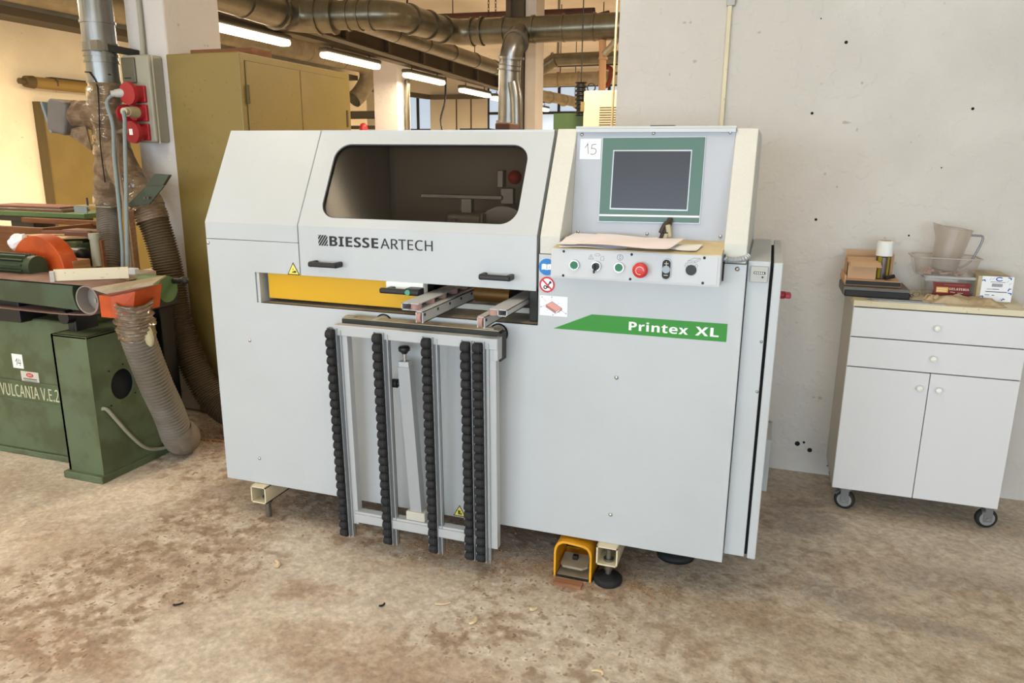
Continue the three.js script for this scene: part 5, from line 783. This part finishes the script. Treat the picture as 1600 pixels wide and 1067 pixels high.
  for (let i = 0; i < 34; i++) { const d = new THREE.Mesh(dow, M.dowel), lay = i < 22 ? 0 : 1; d.name = numbered('wooden_dowel'); d.position.set(.612 + rnd() * (lay ? .06 : .155), Y + .0995 + lay * .0085 + (i % 3) * .001, -3.44 + rr(-.05, .05)); d.rotation.set(0, rnd() * PI, rr(-.15, .15)); d.castShadow = true; d.userData = { label: 'short wooden dowel in the clear tray under the jug', category: 'dowel', group: 'dowels in the clear tray' }; scene.add(d); BASE.set(d, d.position); }
  const jug = thing('measuring_jug', 'dusty clear plastic measuring jug standing tilted in the dowel tray', 'jug', [.70, Y + .105, -3.44]);
  const J = (g) => g.rotateZ(-.13).translate(.690, Y + .112, -3.44);
  part('jug_body', J((() => { const g = lathe([[.0, .0], [.046, .0], [.049, .004], [.054, .06], [.060, .12], [.064, .165], [.066, .170]], 36); const p = g.attributes.position; for (let i = 0; i < p.count; i++) { const y = p.getY(i), x = p.getX(i), z = p.getZ(i); const k = Math.max(0, (y - .12) / .05) * Math.max(0, -x / .066 - .55) / .45; if (k > 0) { p.setX(i, x - .020 * k); p.setY(i, y + .010 * k); p.setZ(i, z * (1 - .5 * k)); } } g.computeVertexNormals(); return g; })()), M.dustyClear, jug);
  part('jug_rim', J(new THREE.TorusGeometry(.0655, .0014, 6, 40, 5.6).rotateX(PI / 2).rotateY(2.8).translate(0, .169, 0)), M.clearRim, jug);
  part('handle', J(tube([[.063, .150, 0], [.085, .153, 0], [.106, .150, 0], [.104, .11, 0], [.088, .05, 0], [.060, .018, 0], [.052, .02, 0]], .0042, 40, 10)), M.grip, jug);
  part('dust_fill', J(lathe([[0, .002], [.045, .002], [.050, .03], [.052, .045], [.03, .05], [0, .048]], 28)), M.clearRim, jug);
  const pk = thing('carton_pack', 'white carton with blue corner marks standing on the cabinet', 'carton', [.86, Y, -3.42]);
  part('carton', bx(.80, .915, Y, Y + .105, -3.53, -3.352, .002), mat(0xc4b595, 0.85, { map: tDusty }), pk);
  part('carton_front', sheet(.108, .098).translate(.868, Y + .056, -3.3512), printed(canvas(256, 232, (c, w, h) => { c.fillStyle = '#f1f1f3'; c.fillRect(0, 0, w, h); c.strokeStyle = '#2450a8'; c.lineWidth = 9; for (const [a, b, d] of [[10, 40, .4], [220, 10, .9], [226, 120, -.5], [12, 190, .6], [186, 214, -.2], [236, 150, .8]]) { c.save(); c.translate(a, b); c.rotate(d); c.beginPath(); c.moveTo(-10, 8); c.lineTo(8, -8); c.lineTo(20, 2); c.stroke(); c.restore(); } c.strokeStyle = '#2450a8'; c.beginPath(); c.ellipse(140, 24, 26, 16, 0, .5, 5.6); c.stroke(); c.fillStyle = '#38384a'; for (let i = 0; i < 24; i++) c.fillRect(84 + i * 3.6, 66, (i * 7) % 3 + 1, 30); c.fillRect(70, 50, 120, 4); c.fillRect(48, 118, 40, 4); c.fillRect(92, 116, 56, 6); c.fillRect(40, 140, 176, 7); c.fillRect(40, 172, 36, 5); c.fillRect(96, 172, 20, 7); c.strokeStyle = '#9aa0ae'; c.lineWidth = 3; for (const [a, b] of [[60, 20], [84, 16], [160, 210], [200, 40], [222, 60]]) { c.beginPath(); c.moveTo(a, b + 14); c.lineTo(a + 16, b - 6); c.stroke(); } })), pk, 'white printed front', true);
  const crumple = (x, z, w, d, turn, amp, y, sd) => { const g = new THREE.PlaneGeometry(w, d, 34, 16).rotateX(-PI / 2), p = g.attributes.position; for (let i = 0; i < p.count; i++) { const a = p.getX(i) / w + .5, b = p.getZ(i) / d + .5; const e = Math.min(1, 5 * Math.min(a, 1 - a, b, 1 - b)); p.setY(i, .001 + amp * (.25 + .75 * e) * fbm(a * .6, b * .3, 8, 4, sd) * 1.6 - (1 - e) * amp * .35); p.setX(i, p.getX(i) + .02 * (noise(b * 9, a * 2, 16, sd) - .5)); p.setZ(i, p.getZ(i) + .016 * (noise(a * 12, 3, 16, sd + 4) - .5)); if (p.getY(i) < .0008) p.setY(i, .0008); } g.computeVertexNormals(); return g.rotateY(turn).translate(x, y, z); };
  single('brown_paper', crumple(.760, -3.315, .25, .12, -.06, .024, Y, 7), M.brownPaper, 'crumpled brown paper lying before the tub and carton', 'paper');
  single('paper_scrap', crumple(.645, -3.33, .05, .06, .4, .02, Y, 19), M.tan, 'small torn tan paper scrap before the plastic tub', 'paper');
}
// conduit up the partition wall
{
  const t = thing('conduit', 'pale conduit fixed up the white partition wall behind the console', 'conduit', [-.23, 1, ZR + .015]);
  part('pipe', [bx(-.245, -.226, .3, CE, ZR, ZR + .02, .004)], M.lamTop, t);
  part('clip', bx(-.25, -.215, 2.085, 2.11, ZR, ZR + .025, .004), M.tubGrey, t);
}
scene.traverse((o) => { if (o.isMesh) o.castShadow = o.receiveShadow = true; if (o.isLight) o.castShadow = true; });
renderer.render(scene, camera);
